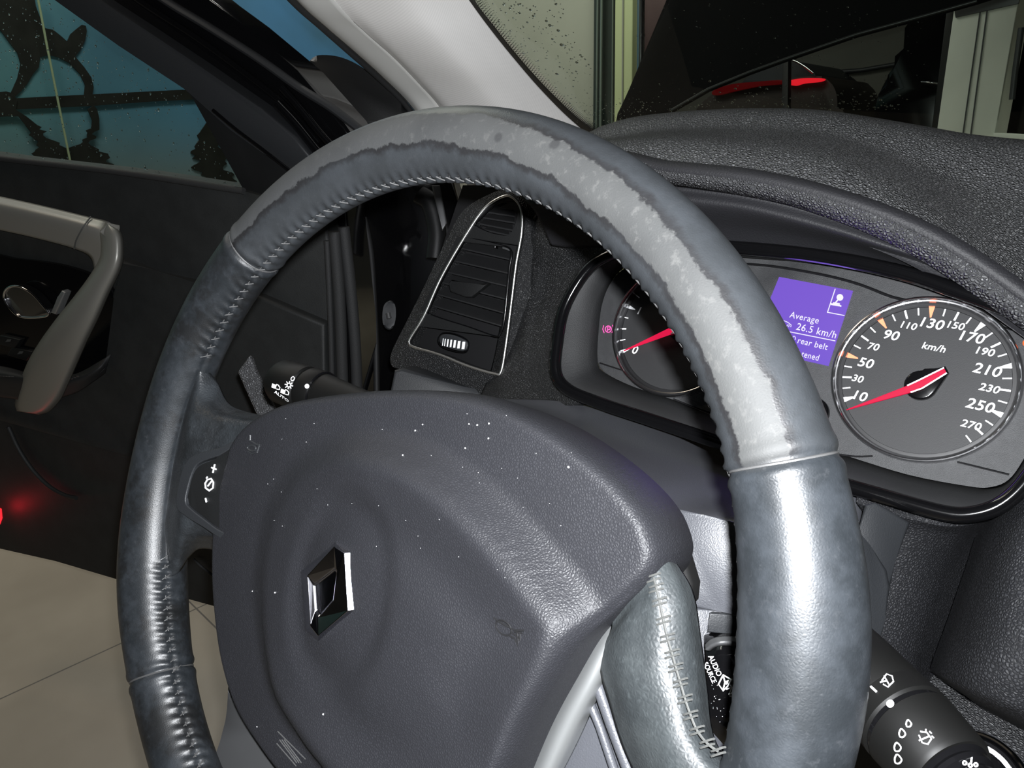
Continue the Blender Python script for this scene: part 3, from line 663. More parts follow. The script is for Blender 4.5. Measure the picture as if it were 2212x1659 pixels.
# grooves dividing the panel
def groove(pts, rad=.0009): tube('panel_groove', cat(cpoly(pts, .0002), 30), rad, M['darkline'], clus, 8, flat=.5)
groove([(1400, 578), (1520, 570), (1640, 572), (1760, 590), (1850, 612), (1930, 642), (1990, 652)], .0016)
groove([(2150, 700), (2172, 708), (2215, 722)]); groove([(1815, 982), (1850, 986), (1885, 985)]); groove([(2068, 998), (2090, 1003), (2180, 1025)])
groove([(1296, 784), (1320, 792), (1345, 800)]); groove([(1455, 862), (1475, 870), (1540, 897), (1600, 915)])
def openlathe(name, P0, ax, prof, mat, parent, ns=96):
    o = lathe(name, P0, ax, prof, mat, parent, ns)
    bm = bmesh.new(); bm.from_mesh(o.data); bmesh.ops.delete(bm, geom=[x for x in bm.faces if len(x.verts) > 4], context='FACES'); bm.to_mesh(o.data); bm.free(); return o
def dial(P, r, nm, lab):
    def q(ang, rr, h=0): return P + CR * rr * math.sin(D(ang)) + CQ * rr * math.cos(D(ang)) + CN * h
    f = lathe(nm, P, CN, [(.0, r * .98), (.0012, r * .98)], M['dial'], clus, 96); f['label'] = lab
    openlathe('bezel_ring', P, CN, [(.0, r), (.0060, r), (.0072, r - .0005), (.0074, r - .0011), (.0066, r - .0017), (.0050, r - .0019), (.0048, r - .0026), (.0012, r - .0034), (.0008, r - .0040), (0, r)], M['chrome_dull'], f)
    openlathe('shadow_gap', P, CN, [(.0011, r * .99), (.0016, r - .0028), (.0016, r - .0050), (.0011, r - .0052)], M['darkline'], f)
    return q, f
SPC = C0 + CR * -.00340 + CQ * .0022; TAC = C0 + CR * -.1528 + CQ * -.0005
qs, fs = dial(SPC, .0466, 'speedometer', 'round speedometer face numbered in km/h')
qt, ft = dial(TAC, .0466, 'rev_counter', 'round dial half hidden by the wheel rim, numbered 0 and 1')
def tick(q, f, ang, r0, r1, w0, w1, mat, nm='scale_mark'):
    a = lambda an, rr, off: q(an, rr, .0016) + (CR * math.cos(D(an)) - CQ * math.sin(D(an))) * off
    slab(nm, [a(ang, r0, -w0 / 2), a(ang, r0, w0 / 2), a(ang, r1, w1 / 2), a(ang, r1, -w1 / 2)], CN, .0003, mat, f, smooth=False)
sa = lambda v: -121.2 + (v - 10) * .934
for v in range(10, 290, 10):
    ang = sa(v)
    if v in (10, 170, 210, 250): tick(qs, fs, ang, .0358, .0418, .0007, .0030, M['white'])
    elif v in (50, 90, 130): tick(qs, fs, ang, .0355, .0422, .0007, .0032, M['orange'])
    elif v % 20 == 10: tick(qs, fs, ang, .0362, .0412, .0010, .0010, M['white'])
    else: tick(qs, fs, ang, .0370, .0412, .0007, .0007, M['white'])
def ptext(s, x, y, size, f, fat=.02, sx=1.08, mat='white', shear=.15, h=.0016):
    txt('number', s, pc(x, y, h) - CR * .0004, CR, CQ, size * .88, M[mat], f, fat * .4, .0001, sx, shear, spacing=1.04)
zm = lambda X, Y: (1780 + X / 3.949, 620 + Y / 3.949)
for s, X, Y, sz in [('10', 303, 932, .0086), ('30', 290, 785, .0064), ('50', 358, 652, .0086), ('70', 424, 512, .0064), ('90', 575, 415, .0086), ('110', 720, 332, .0062), ('130', 915, 315, .0088), ('150', 1122, 332, .0062), ('170', 1255, 432, .0088), ('190', 1372, 553, .0064), ('210', 1395, 712, .0088), ('230', 1415, 868, .0064), ('250', 1335, 1015, .0088), ('270', 1258, 1180, .0064)]:
    ptext(s, *zm(X, Y), sz, fs, .03)
ptext('km/h', *zm(942, 518), .0062, fs, .025, 1.05)
tq = [('1', 1381, 672, .0085), ('0', 1372, 757, .0088)]
for s, x, y, sz in tq: ptext(s, x, y, sz, ft, .03)
for k, (a_) in enumerate([-124.5, -113, -101.5, -90, -79, -66, -54, -42, -31]):
    if k in (0, 4, 8): tick(qt, ft, a_, .0365, .0435, .0007, .0030, M['white'])
    elif k % 2 == 0: tick(qt, ft, a_, .0385, .0428, .0009, .0009, M['white'])
    else: tick(qt, ft, a_, .0388, .0428, .0006, .0006, M['white'])
# needles
def needle(f, tip, tail, hub, full=True):
    hp = pc(*hub, .004); nd = (pc(*tip, .006) - pc(*tail, .006)); L_ = np.linalg.norm(nd); nd /= L_; sd = np.cross(CN, nd)
    n = slab('needle', [pc(*tip, .0062) + sd * .0002, pc(*tip, .0062) - sd * .0002, hp + CN * .004 - sd * .0022 + nd * .004, pc(*tail, .0085) - sd * .0016, pc(*tail, .0085) + sd * .0016, hp + CN * .004 + sd * .0022 + nd * .004], CN, .0012, M['needle'], f, .0003)
    if full:
        for s in (-1, 1):
            tube('needle_edge', [hp + CN * .0045 + nd * .006 + sd * s * .0021, hp + CN * .0050 + sd * s * .0024, pc(*tail, .0092) + sd * s * .0016], .00045, M['white'], n, 8)
    t2 = pc(*tail, .004)
    ax = pc(*hub, .0012)
    pts = [ax + (nd * math.cos(a) + sd * math.sin(a)) * .0078 for a in [math.pi * (.35 + 1.3 * k / 24 - 1 + 1) - math.pi * 0 for k in range(25)]]
    pts = [ax + (nd * math.cos(a) + sd * math.sin(a)) * .0082 + CN * .004 for a in [math.radians(-128 + 256 * k / 24) for k in range(25)]] + [t2 - nd * .001 + sd * .002 + CN * .001, t2 - nd * .001 - sd * .002 + CN * .001]
    slab('needle_hub', pts, CN, .004, M['gloss'], f, .001)
needle(fs, (1828, 885), (2042, 800), (1990, 834))
needle(ft, (1347, 757), (1480, 690), (1470, 710))
# display
dq = [(1683, 598), (1842, 628), (1789, 790), (1620, 752)]
lc = slab('display', cpoly(dq, .0012), CN, .003, M['lcd'], clus, smooth=False); lc['label'] = 'violet trip display'
lamp('display_backlight', 'AREA', pc(1735, 690, .004), .03, (.30, .16, 1), .04, pc(1735, 690, .1))
dxr = pc(1842, 628) - pc(1683, 598); dxr /= np.linalg.norm(dxr); dyr = pc(1842, 628) - pc(1789, 790); dyr /= np.linalg.norm(dyr)
zd = lambda X, Y: (1560 + X / 6.379, 560 + Y / 6.379)
def dline(name, segs, rad=.00028, par=None, mat='lcdwhite'): return strokes(name, segs, rad, M[mat], par or lc, lambda x, y: pc(*zd(x, y), .0014))
dline('display_line', [[(1558, 408), (1450, 735)], [(1445, 730), (1685, 775)], [(930, 1000), (1558, 1125)]])
dline('gear_symbol', [[(1560, 600), (1610, 540)], [(1500, 612), (1620, 635), (1640, 650)], [(1500, 622), (1640, 645)], [(1530, 600), (1620, 615)]], .0004)
slab('gear_knob_symbol', [pc(*zd(*p), .0014) for p in circ(1622, 525, 46, 46)[:-1]], CN, .0002, M['lcdwhite'], lc, smooth=False)
dline('car_symbol', [[(860, 850), (905, 870), (950, 905), (945, 935)], [(890, 925), (900, 905), (925, 905), (915, 935)], [(760, 850), (800, 835), (860, 850)]], .00022)
def dtext(s, X, Y, size, sx=.62, al='LEFT'): txt('display_text', s, pc(*zd(X, Y), .0014), dxr, dyr, size, M['lcdwhite'], lc, .004, .0001, sx, .0, al, spacing=1.08)
dtext('Average', 935, 765, .0056, .90); dtext('26.5 km/h', 1025, 928, .0062, .90)
dtext('rear belt', 1040, 1118, .0054, .88); dtext('tened', 1095, 1305, .0054, .80)
dline('belt_symbol', [[(975, 1075), (985, 1058), (1000, 1062), (1010, 1085), (1005, 1110)]], .00022)
# warning lamps
wl = strokes('parking_brake_lamp', [circ(1314, 711, 6.5, 7), [(1312, 716), (1313, 706), (1318, 707), (1317, 712), (1313, 712)], [(1304, 703), (1302, 711), (1305, 719)], [(1323, 702), (1325, 710), (1322, 719)], [(1325, 704), (1326, 711), (1324, 717)]], .00028, M['warn'], clus, lambda x, y: pc(x, y, .0006))
wl['label'] = 'glowing red parking brake symbol'
o = slab('warning_lamp', [pc(x, y, .0006) for x, y in circ(2214, 741, 5, 6)[:-1]], CN, .0004, M['warnorange'], clus, smooth=False); o['label'] = 'glowing orange warning light'
slab('indicator_arrow', [pc(x, y, .0003) for x, y in [(1905, 640), (1922, 630), (1922, 634), (1932, 636), (1930, 645), (1920, 643), (1919, 647)]], CN, .0003, M['greyprint'], clus, smooth=False)
# small gauge edge beside the rim
o = lathe('small_gauge', pc(1758, 892, .001), CN, [(0, .0090), (.005, .0090), (.006, .0084), (.006, .0078), (.002, .0074)], M['gloss'], clus, 48)
# ================================================================ STEERING COLUMN COVER
col = thing('steering_column_cover', 'smooth dark grey plastic cover round the steering column, behind the wheel', 'steering column cover', dx(1500, 1100, .12))
cr = [[dx(1000, 862, .24), dx(1150, 862, .25), dx(1230, 868, .25), dx(1330, 892, .25), dx(1450, 935, .25), dx(1560, 985, .25), dx(1680, 1020, .25), dx(1860, 1060, .25)],
      [dx(1010, 868, .22), dx(1130, 878, .23), dx(1230, 905, .22), dx(1340, 950, .21), dx(1460, 1000, .20), dx(1570, 1040, .20), dx(1690, 1090, .20), dx(1850, 1150, .21)],
      [dx(1020, 876, .19), dx(1110, 892, .19), dx(1200, 930, .18), dx(1300, 980, .165), dx(1400, 1045, .150), dx(1470, 1098, .140), dx(1580, 1115, .135), dx(1700, 1140, .13)],
      [dx(1030, 890, .15), dx(1110, 915, .15), dx(1200, 965, .14), dx(1300, 1025, .125), dx(1390, 1090, .115), dx(1462, 1150, .116), dx(1580, 1190, .130), dx(1700, 1230, .13)],
      [dx(1040, 920, .11), dx(1110, 960, .11), dx(1200, 1020, .105), dx(1290, 1090, .10), dx(1380, 1170, .095), dx(1460, 1260, .115), dx(1580, 1320, .130), dx(1700, 1360, .13)],
      [dx(1050, 1000, .09), dx(1120, 1050, .09), dx(1200, 1120, .09), dx(1290, 1200, .09), dx(1380, 1290, .09), dx(1450, 1380, .12), dx(1580, 1440, .13), dx(1700, 1480, .13)]]
patch('upper_shell', cr, M['shroud'], col, 90, 60, .004, ang=60)
_fn = CAM - at(1535, 1200, .318); _fn = _fn / np.linalg.norm(_fn) + A([0, .04, .0]); _fc = at(1535, 1200, .318)
slab('front_facet', [pl(x, y, _fc, _fn) for x, y in [(1464, 1098), (1520, 1112), (1640, 1140), (1660, 1350), (1560, 1322), (1496, 1312), (1488, 1250), (1478, 1160)]], _fn, .006, M['shroud'], col, .0015)
tube('shell_seam', [pl(x, y, _fc + _fn * .0002, _fn) for x, y in ((1474, 1112), (1484, 1150), (1491, 1230), (1494, 1300))], .0004, M['darkline'], col, 6, n=20)
slab('lower_shell', [at(x, y, .315) for x, y in [(1490, 1312), (1600, 1322), (1700, 1345), (1760, 1500), (1700, 1660), (1500, 1660)]], WN, .03, M['shroud'], col, .001)
slab('shell_tab', [at(x, y, .309) for x, y in [(1532, 1324), (1600, 1330), (1600, 1372), (1527, 1366)]], WN, .004, M['darkgrey'], col, .0006)
# ---- audio control pod
aud = thing('audio_control', 'glossy black audio control pod lettered AUDIO SOURCE and NAV, behind the rim', 'audio control', at(1560, 1480, 0.3050))
patch('pod', [[at(1520, 1362, 0.3200), at(1560, 1357, 0.3200), at(1620, 1366, 0.3200), at(1690, 1400, 0.3200)],
              [at(1521, 1385, 0.3100), at(1560, 1372, 0.3070), at(1620, 1382, 0.3050), at(1700, 1420, 0.3050)],
              [at(1523, 1420, 0.3030), at(1560, 1410, 0.2970), at(1620, 1425, 0.2930), at(1700, 1460, 0.2930)],
              [at(1526, 1500, 0.2970), at(1565, 1500, 0.2900), at(1620, 1510, 0.2850), at(1700, 1530, 0.2850)],
              [at(1535, 1580, 0.2970), at(1570, 1590, 0.2910), at(1620, 1600, 0.2870), at(1700, 1610, 0.2870)],
              [at(1545, 1640, 0.3070), at(1580, 1660, 0.3050), at(1630, 1670, 0.3030), at(1710, 1670, 0.3030)]], M['gloss'], aud, 30, 40, .01)
patch('pod_lip', [[at(1522, 1392, 0.3005), at(1535, 1380, 0.2990), at(1560, 1374, 0.2970), at(1600, 1376, 0.2970)],
                  [at(1523, 1404, 0.2985), at(1538, 1393, 0.2960), at(1560, 1386, 0.2940), at(1600, 1388, 0.2940)]], M['satin_dark'], aud, 20, 6, .002)
AN = CAM - at(1560, 1480, 0.2850); AN /= np.linalg.norm(AN); _x = at(1548, 1425, 0.2850) - at(1535, 1415, 0.2850)
def apt(x, y): return at(x, y, .2865)
ax_ = apt(1556, 1452) - apt(1542, 1422); ax_ /= np.linalg.norm(ax_); ay_ = np.cross(AN, ax_)
txt('lettering', 'AUDIO', apt(1544, 1438), ax_, ay_, .0032, M['white'], aud, .01, .0001, .85)
txt('lettering', 'SOURCE', apt(1533, 1453), ax_, ay_, .0030, M['white'], aud, .01, .0001, .75)
txt('lettering', 'NAV', apt(1583, 1505), ax_, ay_, .0040, M['white'], aud, .02, .0001, 1)
strokes('map_symbol', [[(1562, 1458), (1552, 1478), (1562, 1492), (1572, 1482), (1580, 1468), (1562, 1458)], [(1562, 1458), (1566, 1474), (1562, 1490)], [(1566, 1474), (1574, 1470)], [(1568, 1478), (1573, 1474)]], .0003, M['white'], aud, apt)
bm = bmesh.new()
for _ in range(40):
    bmesh.ops.create_icosphere(bm, subdivisions=1, radius=random.uniform(.00008, .0002), matrix=Matrix.Translation(Vector(at(random.uniform(1535, 1590), random.uniform(1480, 1620), .289))))
tag(finish(bm, 'dust', M['white'], aud), None, kind='stuff')
# ================================================================ STALKS
def wrapcyl(P0, ax, rad, zero, s0, lift=.0002):
    """maps (x along the axis, y round the barrel) onto a barrel; zero = direction of y = 0"""
    ax = A(ax) / np.linalg.norm(ax); z = A(zero) - (A(zero) @ ax) * ax; z /= np.linalg.norm(z); t = np.cross(ax, z)
    def f(x, y, s=s0):
        a = y / rad
        return A(P0) + ax * (s + x) + (rad + lift) * (z * math.cos(a) + t * math.sin(a))
    return f
def onbarrel(x, y, P0, ax, rad, lift=.0002):
    """nearest point of the barrel under a pixel"""
    ax = A(ax) / np.linalg.norm(ax); r = ray(x, y); o = CAM - A(P0)
    rp = r - (r @ ax) * ax; op = o - (o @ ax) * ax
    a, b, c = rp @ rp, 2 * (rp @ op), op @ op - (rad + lift) ** 2
    d = b * b - 4 * a * c
    t = (-b - math.sqrt(max(d, 0))) / (2 * a)
    return CAM + t * r
# light stalk
LS = thing('light_stalk', 'black headlight stalk marked AUTO, behind the wheel on the left', 'control stalk', at(640, 830, .45))
La, Lb = at(606, 823, .45), at(745, 868, .425); Lax = Lb - La; Ll = np.linalg.norm(Lax); Lax /= Ll
lr = .0138
kn = lathe('switch_knob', La - Lax * .002, Lax, [(0, lr * .55), (.0012, lr * .86), (.004, lr * .97), (.020, lr * 1.02), (.0236, lr * 1.0), (.0246, lr * .93)], M['stalk'], LS, 64)
lathe('collar', La + Lax * .0232, Lax, [(0, lr * .90), (.002, lr * .90), (.0022, lr * 1.0), (.011, lr * 1.0), (.0125, lr * .94)], M['stalk'], LS, 64)
lathe('barrel', La + Lax * .034, Lax, [(0, lr * .92), (.004, lr * .90), (.018, lr * .8), (.05, lr * .62), (.09, lr * .6)], M['stalk'], LS, 64)
lathe('collar_edge', La + Lax * .0345, Lax, [(0, lr * .95), (.0006, lr * 1.0), (.0012, lr * .95)], M['gloss'], LS, 64)
lb = lambda x, y: onbarrel(x, y, La, Lax, lr * 1.02)
z1 = lambda X, Y: (560 + X / 7.373, 760 + Y / 7.373)
def lst(nm, segs, rad=.00026, par=None): strokes(nm, [[z1(*p) for p in s] for s in segs], rad, M['white'], par or kn, lb)
lst('off_mark', [circ(533, 428, 26, 34, 16, .5)]); lst('sidelight_symbol', [circ(472, 530, 30, 30, 16)] + [[(472 + 42 * math.cos(a), 530 + 42 * math.sin(a)), (472 + 64 * math.cos(a), 530 + 64 * math.sin(a))] for a in [k * math.pi / 4 + .2 for k in range(8)]], .0003)
for cx_, cy_, sc2 in ((268, 548, 1), (410, 632, 1)):
    lst('headlamp_symbol', [[(cx_ - 55 + 12 * k, cy_ - 42 + 5 * k), (cx_ - 65 + 12 * k, cy_ + 18 + 5 * k)] for k in range(5)] + [[(cx_ + 5, cy_ - 28), (cx_ + 35, cy_ - 18), (cx_ + 62, cy_ + 20), (cx_ + 52, cy_ + 52), (cx_ + 20, cy_ + 48), (cx_ - 12, cy_ + 36), (cx_ + 5, cy_ - 28)]], .0003)
lwx = lb(*z1(440, 770)) - lb(*z1(280, 660)); lwx /= np.linalg.norm(lwx)
_c = lb(*z1(355, 712)); _n = CAM - _c; _n /= np.linalg.norm(_n); _y = np.cross(_n, lwx); _y /= np.linalg.norm(_y)
def wrapL(x, y): p = _c + lwx * x + _y * y; q = p - La; s = q @ Lax; rr = q - s * Lax; return La + Lax * s + rr / np.linalg.norm(rr) * (lr * 1.02 + .0003)
txt('lettering', 'AUTO', _c, lwx, _y, .0040, M['white'], kn, .012, .0001, 1.05, wrap=wrapL)
slab('pointer_dot', [onbarrel(*z1(x, y), La, Lax, lr, .0003) for x, y in circ(760, 547, 37, 37)[:-1]], CAM - Lb, .0004, M['white'], LS, smooth=False)
# grained knee panel edge beside the light stalk
mod_bevel(slab('knee_panel_edge', [at(x, y, .60) for x, y in [(512, 803), (540, 765), (552, 801), (592, 881), (640, 975), (590, 985), (554, 897)]], A([-1, -.8, .6]), .008, M['dash'], dash), .002)
# wiper stalk
WS = thing('wiper_stalk', 'thick black wiper stalk with white wiper symbols, lower right behind the rim', 'control stalk', at(1980, 1540, .21))
Wa, Wb = at(1845, 1440, .243), at(2080, 1700, .200); Wax = Wb - Wa; Wl = np.linalg.norm(Wax); Wax /= Wl
wr = .0137
lathe('barrel', Wa - Wax * .03, Wax, [(0, wr * .6), (.002, wr * .86), (.032, wr * .98), (.0475, wr), (.0485, wr * .97)], M['stalk'], WS, 72)
lathe('fixed_ring', Wa + Wax * 0.0175, Wax, [(0, wr * .96), (.0004, wr * 1.01), (.0070, wr * 1.03), (.0078, wr * .98)], M['stalk'], WS, 72)
lathe('groove_ring', Wa + Wax * 0.0251, Wax, [(0, wr * .97), (.0016, wr * .97)], M['gloss'], WS, 72)
rs_ = lathe('rotary_sleeve', Wa + Wax * 0.0267, Wax, [(0, wr * .98), (.0006, wr * 1.03), (.0150, wr * .93), (.0164, wr * .87)], M['stalk'], WS, 72)
lathe('tip', Wa + Wax * 0.0429, Wax, [(0, wr * .84), (.0010, wr * .70), (.0022, wr * .77), (.0034, wr * .75), (.0044, wr * .64), (.0058, wr * .69), (.0085, wr * .67), (.015, wr * .62), (.0180, wr * .50), (.0190, wr * .25)], M['gloss'], WS, 72)
def wst(nm, segs, rad=.0002, z=1.02): strokes(nm, segs, rad, M['white'], WS, lambda x, y: onbarrel(x, y, Wa, Wax, wr * z))
z5 = lambda X, Y: (1820 + X / 2.518, 1000 + Y / 2.518)
wst('rear_wiper_mark', [[(1881, 1483), (1893, 1494)], ], .00035)
wst('rear_wiper_symbol', [[(1905, 1470), (1915, 1456), (1927, 1460), (1930, 1472), (1918, 1484), (1908, 1478)], [(1901, 1474), (1916, 1470)], [(1910, 1460), (1920, 1478)]])
slab('pointer_dot', [onbarrel(x, y, Wa, Wax, wr * 1.04, .0002) for x, y in circ(1923, 1520, 8.5, 8.5)[:-1]], CAM - Wa, .0004, M['white'], WS, smooth=False)
for cx_, cy_, s_ in ((1963, 1563, .8), (1949, 1584, .95), (1939, 1614, 1), (1940, 1640, 1.05)):
    wst('interval_mark', [[tuple(q) for q in cat([A([cx_ + s_ * a, cy_ + s_ * b]) for a, b in ((-2, -10), (7, 0), (3, 8), (-5, 8), (-7, -1))], 26, True)] + [(cx_ - 2 * s_, cy_ - 10 * s_)]], .0002)
wst('washer_symbol', [[(1985, 1588), (1992, 1604), (2004, 1608), (2012, 1596), (2002, 1582), (1988, 1580)], [(1985, 1600), (2008, 1590)], [(2000, 1575), (2000, 1580)], [(2008, 1580), (2012, 1584)], [(2013, 1590), (2017, 1594)]], .0002)
wst('arrow_mark', [[(2098, 1646), (2100, 1628)], [(2092, 1636), (2100, 1624), (2110, 1634)]], .00024, .71)
wst('menu_mark', [circ(2084, 1648, 4, 4, 10), circ(2096, 1653, 4, 4, 10), circ(2108, 1652, 4, 4, 10)], .0002, .71)
# ================================================================ RIGHT SIDE PANELS
kp = thing('centre_dash_panel', 'grained black padded dash panel on the right, under the instruments', 'dash panel', at(2050, 1250, .42))
patch('left_pad', [[at(1850, 1085, .40), at(1960, 1118, .395), (at(2060, 1136, .39)), at(2150, 1110, .39), at(2260, 1030, .395)],
                   [at(1880, 1140, .41), at(1975, 1155, .40), at(2060, 1165, .405), at(2110, 1165, .425), at(2200, 1100, .42)],
                   [at(1870, 1220, .41), at(1950, 1230, .405), at(2020, 1240, .41), at(2085, 1250, .43), at(2150, 1240, .43)],
                   [at(1850, 1320, .41), at(1920, 1330, .405), at(1990, 1340, .41), at(2050, 1345, .43), at(2110, 1340, .43)],
                   [at(1850, 1420, .41), at(1910, 1415, .405), at(1970, 1435, .41), at(2015, 1450, .43), at(2060, 1455, .43)],
                   [at(1900, 1520, .41), at(1960, 1510, .405), at(2000, 1510, .41), at(2020, 1500, .43), at(2060, 1500, .43)]], M['knee'], kp, 60, 60, .01)
patch('right_pad', [[at(2230, 1010, .38), at(2240, 1030, .36), at(2300, 1060, .34), at(2400, 1080, .34)],
                    [at(2125, 1120, .42), at(2150, 1140, .375), at(2220, 1160, .345), at(2400, 1180, .33)],
                    [at(2080, 1240, .42), at(2110, 1255, .375), at(2190, 1275, .340), at(2400, 1300, .32)],
                    [at(2045, 1340, .42), at(2080, 1360, .370), at(2170, 1380, .335), at(2400, 1410, .31)],
                    [at(2010, 1438, .42), at(2045, 1450, .370), at(2150, 1480, .335), at(2400, 1540, .31)],
                    [at(2014, 1452, .425), at(2060, 1482, .375), at(2150, 1530, .345), at(2400, 1640, .32)],
                    [at(2010, 1456, .45), at(2080, 1500, .42), at(2150, 1545, .40), at(2400, 1670, .38)]], M['knee'], kp, 60, 80, .01)
patch('lower_pad', [[at(1940, 1440, .44), at(2040, 1460, .43), at(2150, 1530, .41), at(2300, 1620, .39)],
                    [at(1960, 1560, .42), at(2060, 1560, .40), at(2170, 1640, .38), at(2300, 1720, .36)],
                    [at(1980, 1760, .40), at(2080, 1760, .38), at(2200, 1800, .36), at(2400, 1850, .34)]], M['dash'], kp, 40, 30, .01)
sp_ = thing('column_side_panel', 'plain grey plastic panel between the column and the grained dash panel', 'trim panel', at(1900, 1250, .36))
slab('upper_plate', [at(x, y, .375) for x, y in [(1868, 1090), (1890, 1084), (1966, 1128), (1935, 1210), (1922, 1268), (1880, 1330), (1820, 1330), (1820, 1240), (1854, 1146)]], CAM - at(1900, 1250, .37), .01, M['darkgrey'], sp_, .0015)
slab('lower_plate', [at(x, y, .35) for x, y in [(1820, 1100), (1853, 1145), (1880, 1178), (1915, 1232), (1922, 1268), (1912, 1340), (1900, 1390), (1850, 1395), (1780, 1380), (1780, 1150)]], CAM - at(1900, 1250, .35), .01, M['darkgrey'], sp_, .0015)
# knob with bright ring at the bottom right
kb2 = thing('round_button', 'glossy black round button in a bright chrome ring at the lower right', 'button', at(2110, 1668, .30))
bn = CAM - at(2110, 1668, .30) + A([-.02, 0, .02]); bn /= np.linalg.norm(bn)
bc = at(2104, 1690, .285)
o = openlathe('chrome_ring', bc, bn, [(-.01, .0192), (.002, .0192), (.0032, .0186), (.0036, .0180), (.0032, .0174), (.0, .0170), (-.01, .0170)], M['chrome'], kb2, 72)
lathe('button_face', bc, bn, [(-.01, .0168), (-.001, .0168), (.0004, .0160), (.0006, .0150), (-.0006, .0146), (-.0006, .013), (.003, .012), (.0055, .008), (.0066, .003), (.0067, .0008)], M['gloss'], kb2, 72)
# footwell lining seen behind the wheel
fw = thing('footwell_lining', 'matte black footwell lining under the dashboard', 'footwell lining', HUB + A([.45, -.1, -.3]))
slab('lining', [HUB + A(p) for p in [(.36, .26, -.06), (.36, -.62, -.06), (.40, -.62, -.75), (.40, .30, -.75)]], A([-1., 0, .05]), .02, M['black_soft'], fw, .003)
# ================================================================ WINDSCREEN, PILLAR, BONNET
ws_s = A([-math.cos(math.radians(28)), 0, math.sin(math.radians(28))])           # up the glass
WSN = A([-math.sin(math.radians(28)), 0, -math.cos(math.radians(28))])            # towards the cabin
WS0 = HUB + A([.80, 0, .14])
def pg(x, y, h=0): return pl(x, y, WS0 + WSN * h, WSN)
M['glass'] = thin_glass('windscreen glass', (.93, .97, .93)); M['glass_door'] = thin_glass('door window glass', (.80, .84, .80))
wscr = thing('windscreen', 'sloping windscreen with rain drops, dotted black border along the pillar', 'windscreen', WS0)
gl = slab('glass', [WS0 + A([0, y, 0]) + ws_s * s for y, s in ((.43, -.05), (-1.0, -.05), (-1.0, .75), (.43, .75))], WSN, .004, M['glass'], wscr, smooth=False)
fr = [(985, -60), (1010, 0), (1060, 68), (1110, 130), (1160, 188), (1210, 240), (1250, 275), (1285, 292), (1330, 285), (1420, 262)]
fi = [(1003, -60), (1024, 0), (1072, 64), (1120, 124), (1170, 180), (1218, 228), (1254, 260), (1288, 282), (1330, 280), (1420, 258)]
slab('black_border', cat([pg(x, y, -.0045) for x, y in fr], 40) + cat([pg(x, y, -.0045) for x, y in fi], 40)[::-1], WSN, .0006, M['black'], wscr, smooth=False)
bm = bmesh.new()
c1 = cat([pg(x, y, -.0045) for x, y in fi[:8]], 90)
for i in range(90):
    t = c1[min(i + 1, 89)] - c1[max(i - 1, 0)]; t /= np.linalg.norm(t); nn = np.cross(t, WSN); nn /= np.linalg.norm(nn)
    if nn[1] > 0: nn = -nn
    for k in range(7):
        r = .0026 * (1 - k / 8.5)
        bmesh.ops.create_circle(bm, cap_ends=True, segments=6, radius=r * .5, matrix=Matrix.Translation(Vector(c1[i] + nn * (.0008 + k * .0026) + t * (.0016 if k % 2 else 0))) @ Vector(-WSN).to_track_quat('Z', 'Y').to_matrix().to_4x4())
o = finish(bm, 'dotted_border', M['black'], wscr, smooth=False); m_ = o.modifiers.new('s', 'SOLIDIFY'); m_.thickness = .0003
def mat_drop():
    k = NT('rain drop'); k.b.inputs['Transmission Weight'].default_value = 1; k.b.inputs['Roughness'].default_value = .02; k.b.inputs['IOR'].default_value = 1.33; return k.m
M['drop'] = mat_drop()
def drops(name, pts, fn, N, parent, lab, elong=None):
    bm = bmesh.new(); q = Vector(N).to_track_quat('Z', 'Y').to_matrix().to_4x4()
    for x, y, r in pts:
        m4 = Matrix.Translation(Vector(fn(x, y))) @ q @ Matrix.Rotation(random.uniform(0, 6.28), 4, 'Z') @ Matrix.Diagonal((1, random.uniform(.7, 1.2), .45, 1))
        bmesh.ops.create_icosphere(bm, subdivisions=2, radius=r, matrix=m4)
    return tag(finish(bm, name, M['drop'], parent), lab, kind='stuff')
random.seed(3)
dp = [(1125, 62, 1), (1180, 60, 1), (1214, 97, 2.6), (1188, 55, 2.2), (1206, 66, 2.2), (1155, 30, 1.3), (1120, 10, 1.4), (1090, 8, 1), (1203, 160, 2.2), (1246, 135, 2), (1235, 235, 1.5)]
for _ in range(420):
    x = random.uniform(1060, 1285); y = random.uniform(-10, 285)
    lim = (1010 + (y / 275) * 240); hi_ = 1190 + y * .45
    if x < lim + 18 or x > hi_ + 20: continue
    dp.append((x, y, abs(random.gauss(0, .55)) + .45))
for _ in range(260): dp.append((random.gauss(1340, 70), random.gauss(240, 22), abs(random.gauss(0, .35)) + .35))
for _ in range(260): dp.append((random.uniform(1480, 1960), 238 - abs(random.gauss(0, 22)), abs(random.gauss(0, .6)) + .3))
for _ in range(160): dp.append((random.uniform(1430, 2000), random.uniform(5, 200), abs(random.gauss(0, .3)) + .25))
drops('rain_drops', [(x, y, r * .00105) for x, y, r in dp], lambda x, y: pg(x, y, -.0042), -WSN, wscr, 'rain drops on the outside of the windscreen')
